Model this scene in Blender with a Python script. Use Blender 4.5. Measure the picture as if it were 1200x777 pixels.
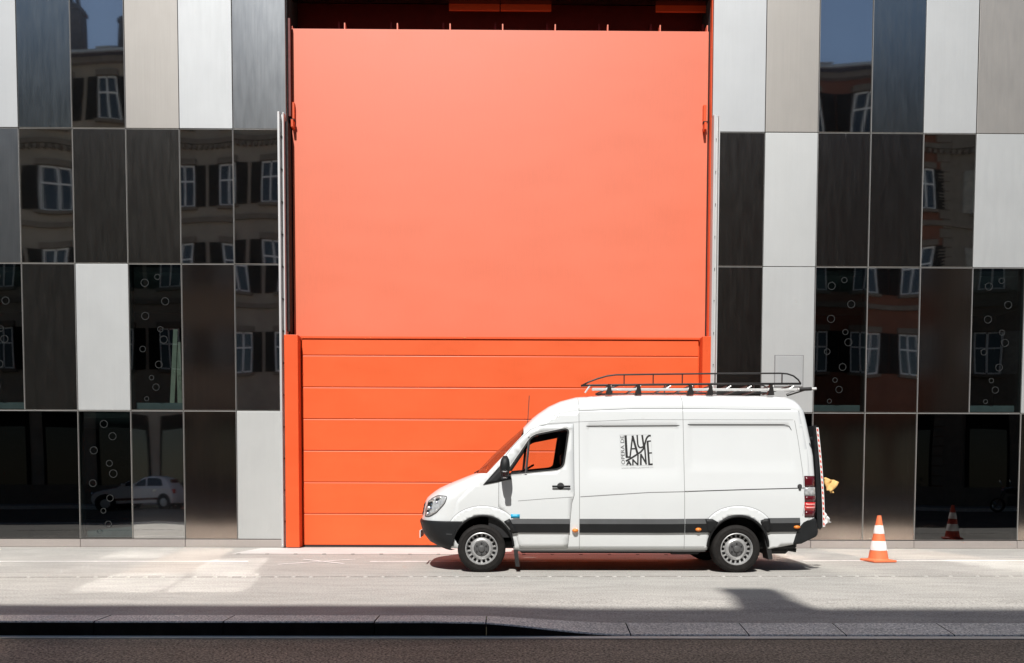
import bpy, bmesh, math, random
from mathutils import Vector, Matrix
from mathutils.geometry import delaunay_2d_cdt
random.seed(7)
for o in list(bpy.data.objects): bpy.data.objects.remove(o)
sc = bpy.context.scene
C = sc.collection

# ------------------------------------------------------------------ camera
cam_d = bpy.data.cameras.new('camera'); cam = bpy.data.objects.new('camera', cam_d); C.objects.link(cam)
def cam_matrix(loc, pitch, yaw, roll):
    f = Vector((math.sin(yaw)*math.cos(pitch), math.cos(yaw)*math.cos(pitch), math.sin(pitch)))
    r = Vector((math.cos(yaw), -math.sin(yaw), 0)); u = r.cross(f)
    r2 = r*math.cos(roll)+u*math.sin(roll); u2 = -r*math.sin(roll)+u*math.cos(roll)
    m = Matrix(((r2.x,u2.x,-f.x,loc[0]),(r2.y,u2.y,-f.y,loc[1]),(r2.z,u2.z,-f.z,loc[2]),(0,0,0,1)))
    return m
cam.matrix_world = cam_matrix((0.1233,-15.3332,1.3934), -0.0433, 0.0082, 0.0026)
cam_d.lens = 28.14; cam_d.sensor_width = 36; cam_d.shift_y = 0.1742
cam_d.clip_start = 0.05; cam_d.clip_end = 600
sc.camera = cam

# ------------------------------------------------------------------ light
SUN = Vector((0.18, 1.0, -1.33)).normalized()          # travel direction of sunlight
elev = math.asin(-SUN.z)
w = bpy.data.worlds.new('World'); sc.world = w; w.use_nodes = True
nt = w.node_tree; bg = nt.nodes['Background']
sky = nt.nodes.new('ShaderNodeTexSky'); sky.sky_type = 'NISHITA'; sky.sun_disc = False
sky.sun_elevation = elev; sky.sun_rotation = math.atan2(-SUN.x, -SUN.y)
sky.air_density = 1.0; sky.dust_density = 0.2; sky.ozone_density = 1.2
nt.links.new(sky.outputs[0], bg.inputs[0]); bg.inputs[1].default_value = 0.055
sd = bpy.data.lights.new('sun', 'SUN'); sd.energy = 5.0; sd.angle = math.radians(0.53); sd.color = (1.0, 0.972, 0.935)
so = bpy.data.objects.new('sun', sd); C.objects.link(so)
so.rotation_euler = SUN.to_track_quat('-Z', 'Y').to_euler(); so.location = (-5,-30,40)
sc.view_settings.view_transform = 'Standard'; sc.view_settings.look = 'None'
sc.view_settings.gamma = 1.0; sc.view_settings.exposure = 0.22
cy = sc.cycles
cy.use_denoising = True; cy.blur_glossy = 0.15; cy.use_guiding = True; cy.use_surface_guiding = True; cy.guiding_training_samples = 64; cy.caustics_reflective = True; cy.caustics_refractive = False
cy.max_bounces = 10; cy.diffuse_bounces = 4; cy.glossy_bounces = 5; cy.transparent_max_bounces = 16
cy.sample_clamp_indirect = 500.0

# ------------------------------------------------------------------ materials
MATS = {}
def new_mat(name):
    m = bpy.data.materials.new(name); m.use_nodes = True; MATS[name] = m
    return m, m.node_tree.nodes, m.node_tree.links, m.node_tree.nodes['Principled BSDF']
def setp(p, **k):
    names = dict(color='Base Color', metal='Metallic', rough='Roughness', spec='Specular IOR Level', coat='Coat Weight',
                 coatr='Coat Roughness', ior='IOR', trans='Transmission Weight', alpha='Alpha', aniso='Anisotropic')
    for a, v in k.items():
        if a == 'color': v = (*v, 1) if len(v) == 3 else v
        p.inputs[names[a]].default_value = v
def tex_noise(n, l, scale, detail=4, vec=None, stretch=None, rough=0.55, dist=0.0):
    t = n.new('ShaderNodeTexNoise'); t.inputs['Scale'].default_value = scale; t.inputs['Detail'].default_value = detail
    t.inputs['Roughness'].default_value = rough; t.inputs['Distortion'].default_value = dist
    mp = n.new('ShaderNodeMapping'); tc = n.new('ShaderNodeTexCoord')
    g = n.new('ShaderNodeNewGeometry')
    l.new(g.outputs['Position'] if vec is None else tc.outputs[vec], mp.inputs[0])
    if stretch: mp.inputs['Scale'].default_value = stretch
    l.new(mp.outputs[0], t.inputs['Vector'])
    return t.outputs['Fac']
def ramp(n, l, fac, stops):
    r = n.new('ShaderNodeValToRGB'); l.new(fac, r.inputs[0])
    e = r.color_ramp.elements
    e[0].position = stops[0][0]; e[0].color = (*stops[0][1], 1)
    e[1].position = stops[-1][0]; e[1].color = (*stops[-1][1], 1)
    for pos, c in stops[1:-1]:
        x = e.new(pos); x.color = (*c, 1)
    return r.outputs[0]
def maprange(n, l, fac, a, b, c, d):
    m = n.new('ShaderNodeMapRange'); l.new(fac, m.inputs[0])
    for i, v in zip((1,2,3,4), (a,b,c,d)): m.inputs[i].default_value = v
    return m.outputs[0]
def mixmul(n, l, a, b, f=1.0, mode='MULTIPLY'):
    m = n.new('ShaderNodeMixRGB'); m.blend_type = mode; m.inputs[0].default_value = f
    l.new(a, m.inputs[1]); l.new(b, m.inputs[2]); return m.outputs[0]
def bump(n, l, p, h, strength, dist=0.01):
    b = n.new('ShaderNodeBump'); b.inputs['Strength'].default_value = strength; b.inputs['Distance'].default_value = dist
    l.new(h, b.inputs['Height']); l.new(b.outputs[0], p.inputs['Normal'])

def mat(name, color, rough=0.5, metal=0.0, spec=0.5, vary=0.12, vscale=6.0, **k):
    m, n, l, p = new_mat(name); setp(p, color=color, rough=rough, metal=metal, spec=spec, **k)
    if vary > 0:
        f = tex_noise(n, l, vscale, 5)
        lo = tuple(c*(1-vary) for c in color); hi = tuple(min(1, c*(1+vary)) for c in color)
        l.new(ramp(n, l, f, [(0.3, lo), (0.7, hi)]), p.inputs['Base Color'])
        f2 = tex_noise(n, l, vscale*2.3, 4)
        l.new(maprange(n, l, f2, 0.3, 0.7, max(0.0, rough*0.88), min(1, rough*1.12)), p.inputs['Roughness'])
    return m

def steel(name, color, rough, streak=0.18, rvar=0.25, metal=1.0, scratch=0.5):
    """rolled stainless sheet: vertical rolling streaks, hand marks, rain runs and a few scratches"""
    m, n, l, p = new_mat(name); setp(p, color=color, rough=rough, metal=metal)
    a = tex_noise(n, l, 1.0, 6, stretch=(85, 85, 0.5))
    b = tex_noise(n, l, 1.3, 4)
    lo = tuple(c*(1-streak) for c in color); hi = tuple(min(1, c*(1+streak)) for c in color)
    ca = ramp(n, l, a, [(0.25, lo), (0.75, hi)])
    cb = ramp(n, l, b, [(0.25, (0.93,)*3), (0.75, (1.0,)*3)])
    col = mixmul(n, l, ca, cb)
    oi = n.new('ShaderNodeObjectInfo')                                   # sheet to sheet difference
    cr = ramp(n, l, oi.outputs['Random'], [(0.0, (0.84, 0.84, 0.85)), (1.0, (1.0, 0.99, 0.97))])
    col = mixmul(n, l, col, cr)
    d = tex_noise(n, l, 1.7, 8, stretch=(16, 16, 1.0), rough=0.6, dist=0.25)
    sf = maprange(n, l, d, 0.715, 0.735, 0.0, 0.55*scratch)
    mx = n.new('ShaderNodeMixRGB'); l.new(sf, mx.inputs[0]); l.new(col, mx.inputs[1]); mx.inputs[2].default_value = (0.75, 0.74, 0.72, 1)
    l.new(mx.outputs[0], p.inputs['Base Color'])
    c = tex_noise(n, l, 2.2, 5, stretch=(5, 5, 0.8))
    r1 = maprange(n, l, c, 0.25, 0.75, rough*(1-rvar), rough*(1+rvar))
    sc_ = maprange(n, l, d, 0.715, 0.735, 0.0, 0.3*scratch)
    add = n.new('ShaderNodeMath'); add.operation = 'ADD'; add.use_clamp = True; l.new(r1, add.inputs[0]); l.new(sc_, add.inputs[1])
    l.new(add.outputs[0], p.inputs['Roughness'])
    bump(n, l, p, a, 0.012, 0.002)
    return m
steel('mirror_steel', (0.64, 0.64, 0.63), 0.02, 0.02, 0.3, scratch=0.15)
def add_haze(name, fac, rough, color):
    # polished sheet: a sharp image plus a faint wider lobe, added to throw sun patches on the pavement
    m = MATS[name]; n = m.node_tree.nodes; l = m.node_tree.links; p = n['Principled BSDF']; out = n['Material Output']
    g = n.new('ShaderNodeBsdfGlossy'); g.inputs['Color'].default_value = (*color, 1); g.inputs['Roughness'].default_value = rough
    ms = n.new('ShaderNodeMixShader'); ms.inputs[0].default_value = fac
    l.new(p.outputs[0], ms.inputs[1]); l.new(g.outputs[0], ms.inputs[2]); l.new(ms.outputs[0], out.inputs[0])
add_haze('mirror_steel', 0.11, 0.13, (0.80, 0.79, 0.77))
steel('satin_dark', (0.26, 0.248, 0.23), 0.22, 0.14, 0.12, scratch=0.6)
steel('satin_blue', (0.36, 0.395, 0.39), 0.24, 0.12, 0.12, scratch=0.6)
steel('satin_grey', (0.34, 0.355, 0.365), 0.32, 0.08, 0.06, scratch=0.6)
steel('satin_brown', (0.56, 0.47, 0.41), 0.11, 0.10, 0.12)
steel('blasted_white', (0.565, 0.58, 0.58), 0.63, 0.02, 0.05, 0.70, 0.1)
steel('blasted_beige', (0.42, 0.40, 0.37), 0.58, 0.05, 0.08, 0.72, 0.3)
steel('plinth_steel', (0.52, 0.47, 0.44), 0.60, 0.06, 0.1, 0.6)
steel('rail_steel', (0.66, 0.66, 0.65), 0.55, 0.06, 0.1, 0.4)
steel('edge_steel', (0.46, 0.45, 0.43), 0.5, 0.05, 0.1, 0.6)
def glass_mat(name, tint, rough=0.015, ior=1.5, warm=None):
    m, n, l, p = new_mat(name); n.remove(p)
    out = n['Material Output']; tr = n.new('ShaderNodeBsdfTransparent'); tr.inputs[0].default_value = (*tint, 1)
    gl = n.new('ShaderNodeBsdfGlossy'); gl.inputs['Roughness'].default_value = rough
    fr = n.new('ShaderNodeFresnel'); fr.inputs[0].default_value = ior
    g = n.new('ShaderNodeNewGeometry')                                    # same Fresnel from both faces of a thin pane
    mx = n.new('ShaderNodeMix'); mx.data_type = 'FLOAT'
    l.new(g.outputs['Backfacing'], mx.inputs[0]); mx.inputs[2].default_value = ior; mx.inputs[3].default_value = 1.0/ior
    l.new(mx.outputs[0], fr.inputs[0])
    ms = n.new('ShaderNodeMixShader'); l.new(fr.outputs[0], ms.inputs[0]); l.new(tr.outputs[0], ms.inputs[1]); l.new(gl.outputs[0], ms.inputs[2])
    l.new(ms.outputs[0], out.inputs[0]); return m
glass_mat('facade_glass', (0.30, 0.37, 0.37), 0.012, 2.3)
glass_mat('black_glass', (0.02, 0.02, 0.02), 0.012, 2.05)
glass_mat('windscreen_glass', (0.70, 0.66, 0.66), 0.01, 1.5)
glass_mat('car_glass', (0.93, 0.94, 0.93), 0.01, 1.38)
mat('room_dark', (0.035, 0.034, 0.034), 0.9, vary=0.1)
mat('room_floor', (0.28, 0.31, 0.31), 0.8)
mat('pale_board', (0.62, 0.58, 0.44), 0.7)
mat('mullion', (0.02, 0.02, 0.02), 0.6)
mat('ring_metal', (0.075, 0.08, 0.08), 0.45, 0.5)
# orange lacquers
def lacquer(name, color, rough, spec, ior=1.5, vary=0.05):
    m, n, l, p = new_mat(name); setp(p, color=color, rough=rough, spec=spec, ior=ior)
    f = tex_noise(n, l, 0.9, 5, stretch=(1, 1, 2.5)); g = tex_noise(n, l, 9, 5, stretch=(6, 6, 0.5))
    a = ramp(n, l, f, [(0.3, tuple(c*(1-vary) for c in color)), (0.7, tuple(min(1, c*(1+vary)) for c in color))])
    b = ramp(n, l, g, [(0.3, (0.965,)*3), (0.75, (1, 1, 1))])
    l.new(mixmul(n, l, a, b), p.inputs['Base Color'])
    l.new(maprange(n, l, f, 0.3, 0.7, rough*0.93, rough*1.07), p.inputs['Roughness'])
    h = tex_noise(n, l, 0.55, 2); bump(n, l, p, h, 0.015, 0.05)
    return m
lacquer('orange_panel', (0.77, 0.160, 0.072), 0.52, 0.62, 1.6, vary=0.02)
lacquer('orange_door', (0.78, 0.115, 0.026), 0.48, 0.5)
lacquer('orange_trim', (0.76, 0.096, 0.021), 0.5, 0.4)
mat('dark_red', (0.13, 0.012, 0.009), 0.6)
mat('recess_black', (0.014, 0.011, 0.010), 0.8)

def ground_mat(name, c0, c1, speck, rough=0.9, sscale=180, stain=0.12):
    m, n, l, p = new_mat(name); setp(p, rough=rough, spec=0.25)
    a = tex_noise(n, l, 0.8, 6, stretch=(0.5, 1.5, 1)); s = tex_noise(n, l, sscale, 2, rough=0.8); q = tex_noise(n, l, 3.5, 6, stretch=(0.45, 1.6, 1), dist=0.5)
    base = ramp(n, l, a, [(0.3, c0), (0.7, c1)])
    sp = ramp(n, l, s, [(0.32, (1-speck,)*3), (0.5, (1, 1, 1)), (0.68, (1+speck,)*3)])
    st = ramp(n, l, q, [(0.35, (1-stain,)*3), (0.62, (1, 1, 1))])
    l.new(mixmul(n, l, mixmul(n, l, base, sp), st), p.inputs['Base Color'])
    bump(n, l, p, s, 0.5, 0.004)
    return m
ground_mat('pavement_asphalt', (0.368, 0.352, 0.322), (0.420, 0.402, 0.370), 0.36, sscale=48, stain=0.16)
ground_mat('apron_concrete', (0.54, 0.52, 0.49), (0.60, 0.58, 0.55), 0.06, sscale=60)
ground_mat('road_asphalt', (0.205, 0.168, 0.128), (0.270, 0.224, 0.176), 0.95, sscale=42, stain=0.2)
ground_mat('granite', (0.68, 0.655, 0.59), (0.78, 0.755, 0.69), 0.55, sscale=46)
ground_mat('gutter', (0.64, 0.61, 0.54), (0.72, 0.69, 0.62), 0.2)
mat('kerb_shade_joint', (0.018, 0.017, 0.016), 0.95, vary=0.3, spec=0.1)  # near-black: shade painted into the front face colour, also the dark joint fill
mat('paint_line', (0.80, 0.77, 0.74), 0.8, vary=0.18, vscale=14)
mat('drain_dark', (0.235, 0.22, 0.20), 0.9, vary=0.3, vscale=9)
mat('drain_pale', (0.50, 0.48, 0.45), 0.9)
# van
def paint(name, color):
    m, n, l, p = new_mat(name); setp(p, color=color, rough=0.40, spec=0.5, coat=0.6, coatr=0.05)
    f = tex_noise(n, l, 1.6, 5, stretch=(1, 1, 1.6)); g = tex_noise(n, l, 4.0, 8, rough=0.7)
    a = ramp(n, l, f, [(0.3, tuple(c*0.975 for c in color)), (0.7, color)])
    # road film: thickest on the sill, thinning upwards with an uneven edge
    geo = n.new('ShaderNodeNewGeometry'); sx = n.new('ShaderNodeSeparateXYZ'); l.new(geo.outputs['Position'], sx.inputs[0])
    hz = maprange(n, l, sx.outputs['Z'], 0.30, 0.62, 0.30, 0.0)
    mm = n.new('ShaderNodeMath'); mm.operation = 'MULTIPLY'; l.new(hz, mm.inputs[0]); l.new(g, mm.inputs[1])
    mx = n.new('ShaderNodeMixRGB'); l.new(mm.outputs[0], mx.inputs[0]); l.new(a, mx.inputs[1]); mx.inputs[2].default_value = (0.40, 0.37, 0.33, 1)
    l.new(mx.outputs[0], p.inputs['Base Color']); return m
paint('van_white', (0.66, 0.68, 0.677))
paint('car_white', (0.74, 0.73, 0.71))
mat('bumper_black', (0.011, 0.012, 0.013), 0.55, spec=0.28, vary=0.2)
mat('cladding_dark', (0.011, 0.0115, 0.012), 0.55, spec=0.28, vary=0.15)
mat('cladding_top', (0.060, 0.062, 0.063), 0.55, spec=0.3, vary=0.1)
mat('seam_grey', (0.20, 0.20, 0.20), 0.7, vary=0)
mat('seam_dark', (0.035, 0.035, 0.035), 0.7, vary=0)
mat('rubber', (0.014, 0.014, 0.014), 0.75, vary=0.25, vscale=30)
mat('tyre', (0.014, 0.0125, 0.0115), 0.80, spec=0.25, vary=0.3, vscale=12)
mat('rim_silver', (0.46, 0.46, 0.455), 0.42, 0.55, vary=0.12, vscale=20)
mat('hub_grey', (0.085, 0.085, 0.085), 0.5, 0.2, vary=0.2, vscale=20)
mat('trim_dark', (0.012, 0.012, 0.013), 0.7, vary=0.1)
mat('chrome', (0.75, 0.75, 0.75), 0.12, 1.0, vary=0)
mat('lamp_grey', (0.46, 0.47, 0.47), 0.25, 0.2, vary=0.3, vscale=25)
mat('amber', (0.85, 0.24, 0.03), 0.3, coat=0.5, vary=0)
mat('tail_red_dark', (0.085, 0.006, 0.010), 0.2, coat=0.6, vary=0)
mat('tail_red', (0.55, 0.020, 0.020), 0.2, coat=0.6, vary=0)
mat('tail_pink', (0.75, 0.32, 0.30), 0.25, vary=0)
mat('sticker_blue', (0.02, 0.36, 0.58), 0.4, vary=0)
mat('ink', (0.012, 0.012, 0.012), 0.5, vary=0)
mat('ink_grey', (0.33, 0.33, 0.33), 0.5, vary=0)
mat('alu', (0.70, 0.70, 0.68), 0.45, 0.25, vary=0.08)
mat('rack_black', (0.020, 0.018, 0.017), 0.45, vary=0.1)
mat('tape_white', (0.76, 0.75, 0.73), 0.5, vary=0.05)
mat('tape_red', (0.72, 0.075, 0.035), 0.5, vary=0.08)
mat('flag_yellow', (0.72, 0.45, 0.16), 0.8, vary=0.25, vscale=18)
mat('cone_orange', (0.80, 0.19, 0.075), 0.5, vary=0.08, vscale=14)
mat('cone_white', (0.76, 0.75, 0.73), 0.55, vary=0.08, vscale=14)
mat('cone_old', (0.42, 0.05, 0.025), 0.6, vary=0.3, vscale=20)
# opposite houses
mat('stucco_beige', (0.34, 0.29, 0.23), 0.9, vary=0.14, vscale=1.2)
mat('stucco_red', (0.20, 0.075, 0.042), 0.9, vary=0.16, vscale=1.5)
mat('stone_trim', (0.20, 0.165, 0.13), 0.9, vary=0.15, vscale=3)
mat('roof_tile', (0.07, 0.045, 0.035), 0.9, vary=0.25, vscale=4)
mat('chimney_stone', (0.14, 0.12, 0.11), 0.9, vary=0.2)
mat('shutter_dark', (0.014, 0.012, 0.011), 0.9, spec=0.1, vary=0.2)
mat('shutter_pale', (0.30, 0.28, 0.24), 0.7, vary=0.2)
mat('frame_white', (0.85, 0.84, 0.81), 0.6, vary=0.05)
mat('window_pane', (0.02, 0.026, 0.030), 0.06, spec=0.8, vary=0)
mat('zinc', (0.55, 0.55, 0.54), 0.5, 0.3, vary=0.1)
mat('moto_black', (0.02, 0.02, 0.022), 0.35, vary=0.1)

# ------------------------------------------------------------------ mesh helpers
def link(name, me, m, parent=None, loc=None, smooth=False):
    o = bpy.data.objects.new(name, me); C.objects.link(o)
    if m is not None and len(me.materials) == 0: me.materials.append(MATS[m])
    if parent is not None: o.parent = parent
    if loc is not None: o.location = loc
    if smooth:
        me.polygons.foreach_set('use_smooth', [True]*len(me.polygons)); me.update()
    return o
def pydata(name, v, f, m, parent=None, loc=None, smooth=False):
    me = bpy.data.meshes.new(name); me.from_pydata([tuple(p) for p in v], [], f); me.validate(); me.update()
    return link(name, me, m, parent, loc, smooth)
def tag(o, label=None, cat=None, group=None, kind=None):
    if label: o['label'] = label
    if cat: o['category'] = cat
    if group: o['group'] = group
    if kind: o['kind'] = kind
    return o
def empty(name, loc=(0,0,0)):
    o = bpy.data.objects.new(name, None); C.objects.link(o); o.location = loc; o.empty_display_size = 0.2; return o
class MB:
    def __init__(s): s.bm = bmesh.new()
    def box(s, x0, x1, y0, y1, z0, z1, b=0.0, seg=1):
        r = bmesh.ops.create_cube(s.bm, size=1.0); vs = r['verts']
        for v in vs: v.co = Vector(((x0+x1)/2+v.co.x*(x1-x0), (y0+y1)/2+v.co.y*(y1-y0), (z0+z1)/2+v.co.z*(z1-z0)))
        if b > 0:
            ed = list({e for v in vs for e in v.link_edges})
            bmesh.ops.bevel(s.bm, geom=ed, offset=b, segments=seg, profile=0.5, affect='EDGES')
        return s
    def tube(s, pts, r, n=8, caps=True):
        pts = [Vector(p) for p in pts]; rings = []
        rr = r if isinstance(r, (list, tuple)) else [r]*len(pts)
        prev = None
        for i, p in enumerate(pts):
            t = (pts[min(i+1, len(pts)-1)]-pts[max(i-1, 0)]).normalized()
            if prev is None:
                a = Vector((0,0,1)) if abs(t.z) < 0.9 else Vector((1,0,0))
                u = t.cross(a).normalized()
            else: u = (prev - t*prev.dot(t)).normalized()
            prev = u; v = t.cross(u)
            rings.append([s.bm.verts.new(p+(u*math.cos(k*2*math.pi/n)+v*math.sin(k*2*math.pi/n))*rr[i]) for k in range(n)])
        for a, b in zip(rings[:-1], rings[1:]):
            for k in range(n): s.bm.faces.new((a[k], a[(k+1)%n], b[(k+1)%n], b[k]))
        if caps:
            s.bm.faces.new(rings[0][::-1]); s.bm.faces.new(rings[-1])
        return s
    def lathe(s, prof, n=40, axis='Y', c=(0,0,0), closed=False):
        """prof: (radius, along) pairs"""
        rings = []
        for r, h in prof:
            ring = []
            for k in range(n):
                a = 2*math.pi*k/n; ca, sa = math.cos(a)*r, math.sin(a)*r
                p = (ca, h, sa) if axis == 'Y' else ((ca, sa, h) if axis == 'Z' else (h, ca, sa))
                ring.append(s.bm.verts.new(Vector(p)+Vector(c)))
            rings.append(ring)
        seq = list(zip(rings[:-1], rings[1:])) + ([(rings[-1], rings[0])] if closed else [])
        for a, b in seq:
            for k in range(n): s.bm.faces.new((a[k], a[(k+1)%n], b[(k+1)%n], b[k]))
        return s
    def prism(s, poly, y0, y1):
        a = [s.bm.verts.new((x, y0, z)) for x, z in poly]; b = [s.bm.verts.new((x, y1, z)) for x, z in poly]
        n = len(poly); s.bm.faces.new(a); s.bm.faces.new(b[::-1])
        for i in range(n): s.bm.faces.new((a[i], b[i], b[(i+1)%n], a[(i+1)%n]))
        return s
    def build(s, name, m, parent=None, loc=None, smooth=False, auto=None):
        bmesh.ops.recalc_face_normals(s.bm, faces=s.bm.faces)
        me = bpy.data.meshes.new(name); s.bm.to_mesh(me); s.bm.free()
        o = link(name, me, m, parent, loc, smooth)
        if auto is not None:
            me.polygons.foreach_set('use_smooth', [True]*len(me.polygons)); me.set_sharp_from_angle(angle=math.radians(auto))
        return o
def bx(name, m, parent, x0, x1, y0, y1, z0, z1, b=0.0, seg=1, auto=None):
    return MB().box(x0,x1,y0,y1,z0,z1,b,seg).build(name, m, parent, auto=auto)
def interp(t, x):
    if x <= t[0][0]: return t[0][1]
    for (a, b), (c, d) in zip(t[:-1], t[1:]):
        if x <= c: return b+(d-b)*(x-a)/(c-a)
    return t[-1][1]
def sstep(a, b, x):
    t = max(0, min(1, (x-a)/(b-a))); return t*t*(3-2*t)
def copy_tree(o, parent=None):
    c = o.copy(); C.objects.link(c); c.parent = parent
    for ch in list(o.children): copy_tree(ch, c)
    return c

# ================================================================== GROUND
KERB_Y = -7.78
def drop(x): return sstep(-0.35, 1.30, x)
def ground_grid(name, m, xs, ys, zf):
    v = [(x, y, zf(x, y)) for y in ys for x in xs]; n = len(xs)
    f = [(j*n+i, j*n+i+1, (j+1)*n+i+1, (j+1)*n+i) for j in range(len(ys)-1) for i in range(n-1)]
    return pydata(name, v, f, m, smooth=True)
xs = [-120, -60, -30, -14]+[-12+0.5*i for i in range(24)]+[-0.35+0.11*i for i in range(16)]+[1.5+0.5*i for i in range(26)]+[30, 60, 120]
xs = sorted(set(round(x, 3) for x in xs))
pav = ground_grid('pavement', 'pavement_asphalt', xs, [-7.44, -7.2, -7.0, -6.8, -6.6, -6.4, -6.2, -5, -4, -3, -2, -1, 0, 12],
                  lambda x, y: -0.072*drop(x)*sstep(-6.2, -7.44, y))
tag(pav, kind='structure')
road = ground_grid('road', 'road_asphalt', [-120, -40, -20, -10, 0, 10, 20, 40, 120], [-20.6, -18, -14, -10, -7.89],
                   lambda x, y: -0.14)
tag(road, kind='structure')
opp = ground_grid('opposite_pavement', 'pavement_asphalt', [-120, 0, 120], [-60, -23, -20.6], lambda x, y: 0.0)
tag(opp, kind='structure')
tag(bx('opposite_kerb', 'granite', None, -120, 120, -20.66, -20.36, -0.3, 0.003), kind='structure')
gut = bx('gutter_strip', 'gutter', None, -120, 120, -7.90, KERB_Y-0.009, -0.3, -0.132); tag(gut, kind='structure')
# kerb: granite stones, full height to the left, dropped and splayed to the right
kerb = empty('kerb'); tag(kerb, kind='structure')
joints = [-11.0, -9.8, -8.55, -7.35, -6.15, -4.95, -3.77, -2.55, -1.12, -0.06, 1.32, 2.45, 3.38, 4.42, 5.6, 6.8, 7.95, 9.1, 10.3, 11.5]
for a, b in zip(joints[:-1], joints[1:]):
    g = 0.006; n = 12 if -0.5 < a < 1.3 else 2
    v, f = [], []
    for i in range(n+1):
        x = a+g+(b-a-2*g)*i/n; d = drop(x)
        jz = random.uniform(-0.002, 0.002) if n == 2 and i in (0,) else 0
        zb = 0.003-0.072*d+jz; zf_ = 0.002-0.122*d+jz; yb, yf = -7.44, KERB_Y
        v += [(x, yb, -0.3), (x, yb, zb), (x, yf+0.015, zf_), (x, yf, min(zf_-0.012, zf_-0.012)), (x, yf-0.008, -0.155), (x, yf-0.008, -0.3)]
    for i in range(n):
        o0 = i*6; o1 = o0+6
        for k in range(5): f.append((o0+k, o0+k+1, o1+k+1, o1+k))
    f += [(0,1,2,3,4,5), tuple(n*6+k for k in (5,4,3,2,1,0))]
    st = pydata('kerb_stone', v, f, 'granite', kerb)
    st.data.materials.append(MATS['kerb_shade_joint'])
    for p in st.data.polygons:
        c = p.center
        if abs(p.normal.x) > 0.9 or p.normal.y < -0.9 or (abs(p.normal.y) > 0.9 and c.y < -7.7): p.material_index = 1  # joint ends dark, front face painted as if in deep shade
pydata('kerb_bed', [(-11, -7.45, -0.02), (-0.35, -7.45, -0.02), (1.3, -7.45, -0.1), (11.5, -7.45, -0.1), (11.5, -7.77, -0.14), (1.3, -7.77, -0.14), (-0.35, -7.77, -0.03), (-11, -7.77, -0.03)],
       [(0,1,6,7), (1,2,5,6), (2,3,4,5)], 'kerb_shade_joint', kerb)
for x0, x1 in ((-120, -11.0), (11.5, 120)):
    z1 = 0.002 if x0 < 0 else -0.1
    bx('kerb_run', 'granite', kerb, x0, x1, KERB_Y, -7.44, -0.3, z1)
# concrete apron in front of the big door and its row of studs
apron = pydata('door_apron', [(-4.7, -1.30, 0.004), (4.2, -1.30, 0.004), (4.2, -0.16, 0.004), (-4.5, -0.16, 0.004)], [(0,1,2,3)], 'apron_concrete')
tag(apron, kind='structure')
for i in range(18):
    MB().lathe([(0.0, 0.012), (0.030, 0.011), (0.036, 0.004), (0.036, 0.0)], 10, 'Z', (-4.55+0.5*i, -1.33, 0.002)).build('stud', 'drain_dark', apron)
# slot drain: a row of short dark and pale blocks along the pavement
drain = empty('slot_drain'); tag(drain, kind='structure')
x = -12.0; i = 0; bcache = {}
while x < 12.0:
    ln = random.choice((0.15, 0.19, 0.19, 0.23))
    yk = -4.42+0.028*(x+2.1)*0.9 if False else -4.40+0.02*x
    key = (ln, 0)
    if key not in bcache:
        bcache[key] = MB().box(0, ln-0.02, -0.022, 0.022, -0.02, 0.006, 0.004).build('drain_block', 'drain_dark' if key[1] == 0 else 'drain_pale', drain)
        ob = bcache[key]
    else:
        ob = bpy.data.objects.new('drain_block', bcache[key].data); C.objects.link(ob); ob.parent = drain
    ob.location = (x, yk, 0); ob.rotation_euler = (0, 0, 0.02+random.uniform(-.01, .01))
    x += ln; i += 1
    if random.random() < 0.7:
        if 'pale' not in bcache: bcache['pale'] = MB().box(0, 0.035, -0.022, 0.022, -0.02, 0.007, 0.004).build('drain_block', 'drain_pale', drain); ob = bcache['pale']
        else: ob = bpy.data.objects.new('drain_block', bcache['pale'].data); C.objects.link(ob); ob.parent = drain
        ob.location = (x, yk, 0)
        x += 0.045
# worn painted line and a cross
marks = empty('painted_marking'); tag(marks, kind='structure')
def strip(a, b, wd, z=0.0045, name='paint_stroke'):
    a, b = Vector(a), Vector(b); d = (b-a).normalized(); nrm = Vector((-d.y, d.x))*wd/2
    n = 14; v = []
    for i in range(n+1):
        p = a+(b-a)*i/n; k = random.uniform(0.75, 1.1)
        v += [(*(p+nrm*k), z), (*(p-nrm*k), z)]
    pydata(name, v, [(2*i, 2*i+1, 2*i+3, 2*i+2) for i in range(n)], 'paint_line', marks)
strip((-13, -2.66), (-4.0, -2.52), 0.10); strip((-2.05, -2.50), (2.6, -2.40), 0.10); strip((5.0, -2.30), (13, -2.12), 0.10)
strip((-3.4, -2.95), (-2.35, -2.15), 0.06); strip((-3.2, -2.20), (-2.4, -2.85), 0.06, 0.0065)

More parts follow.
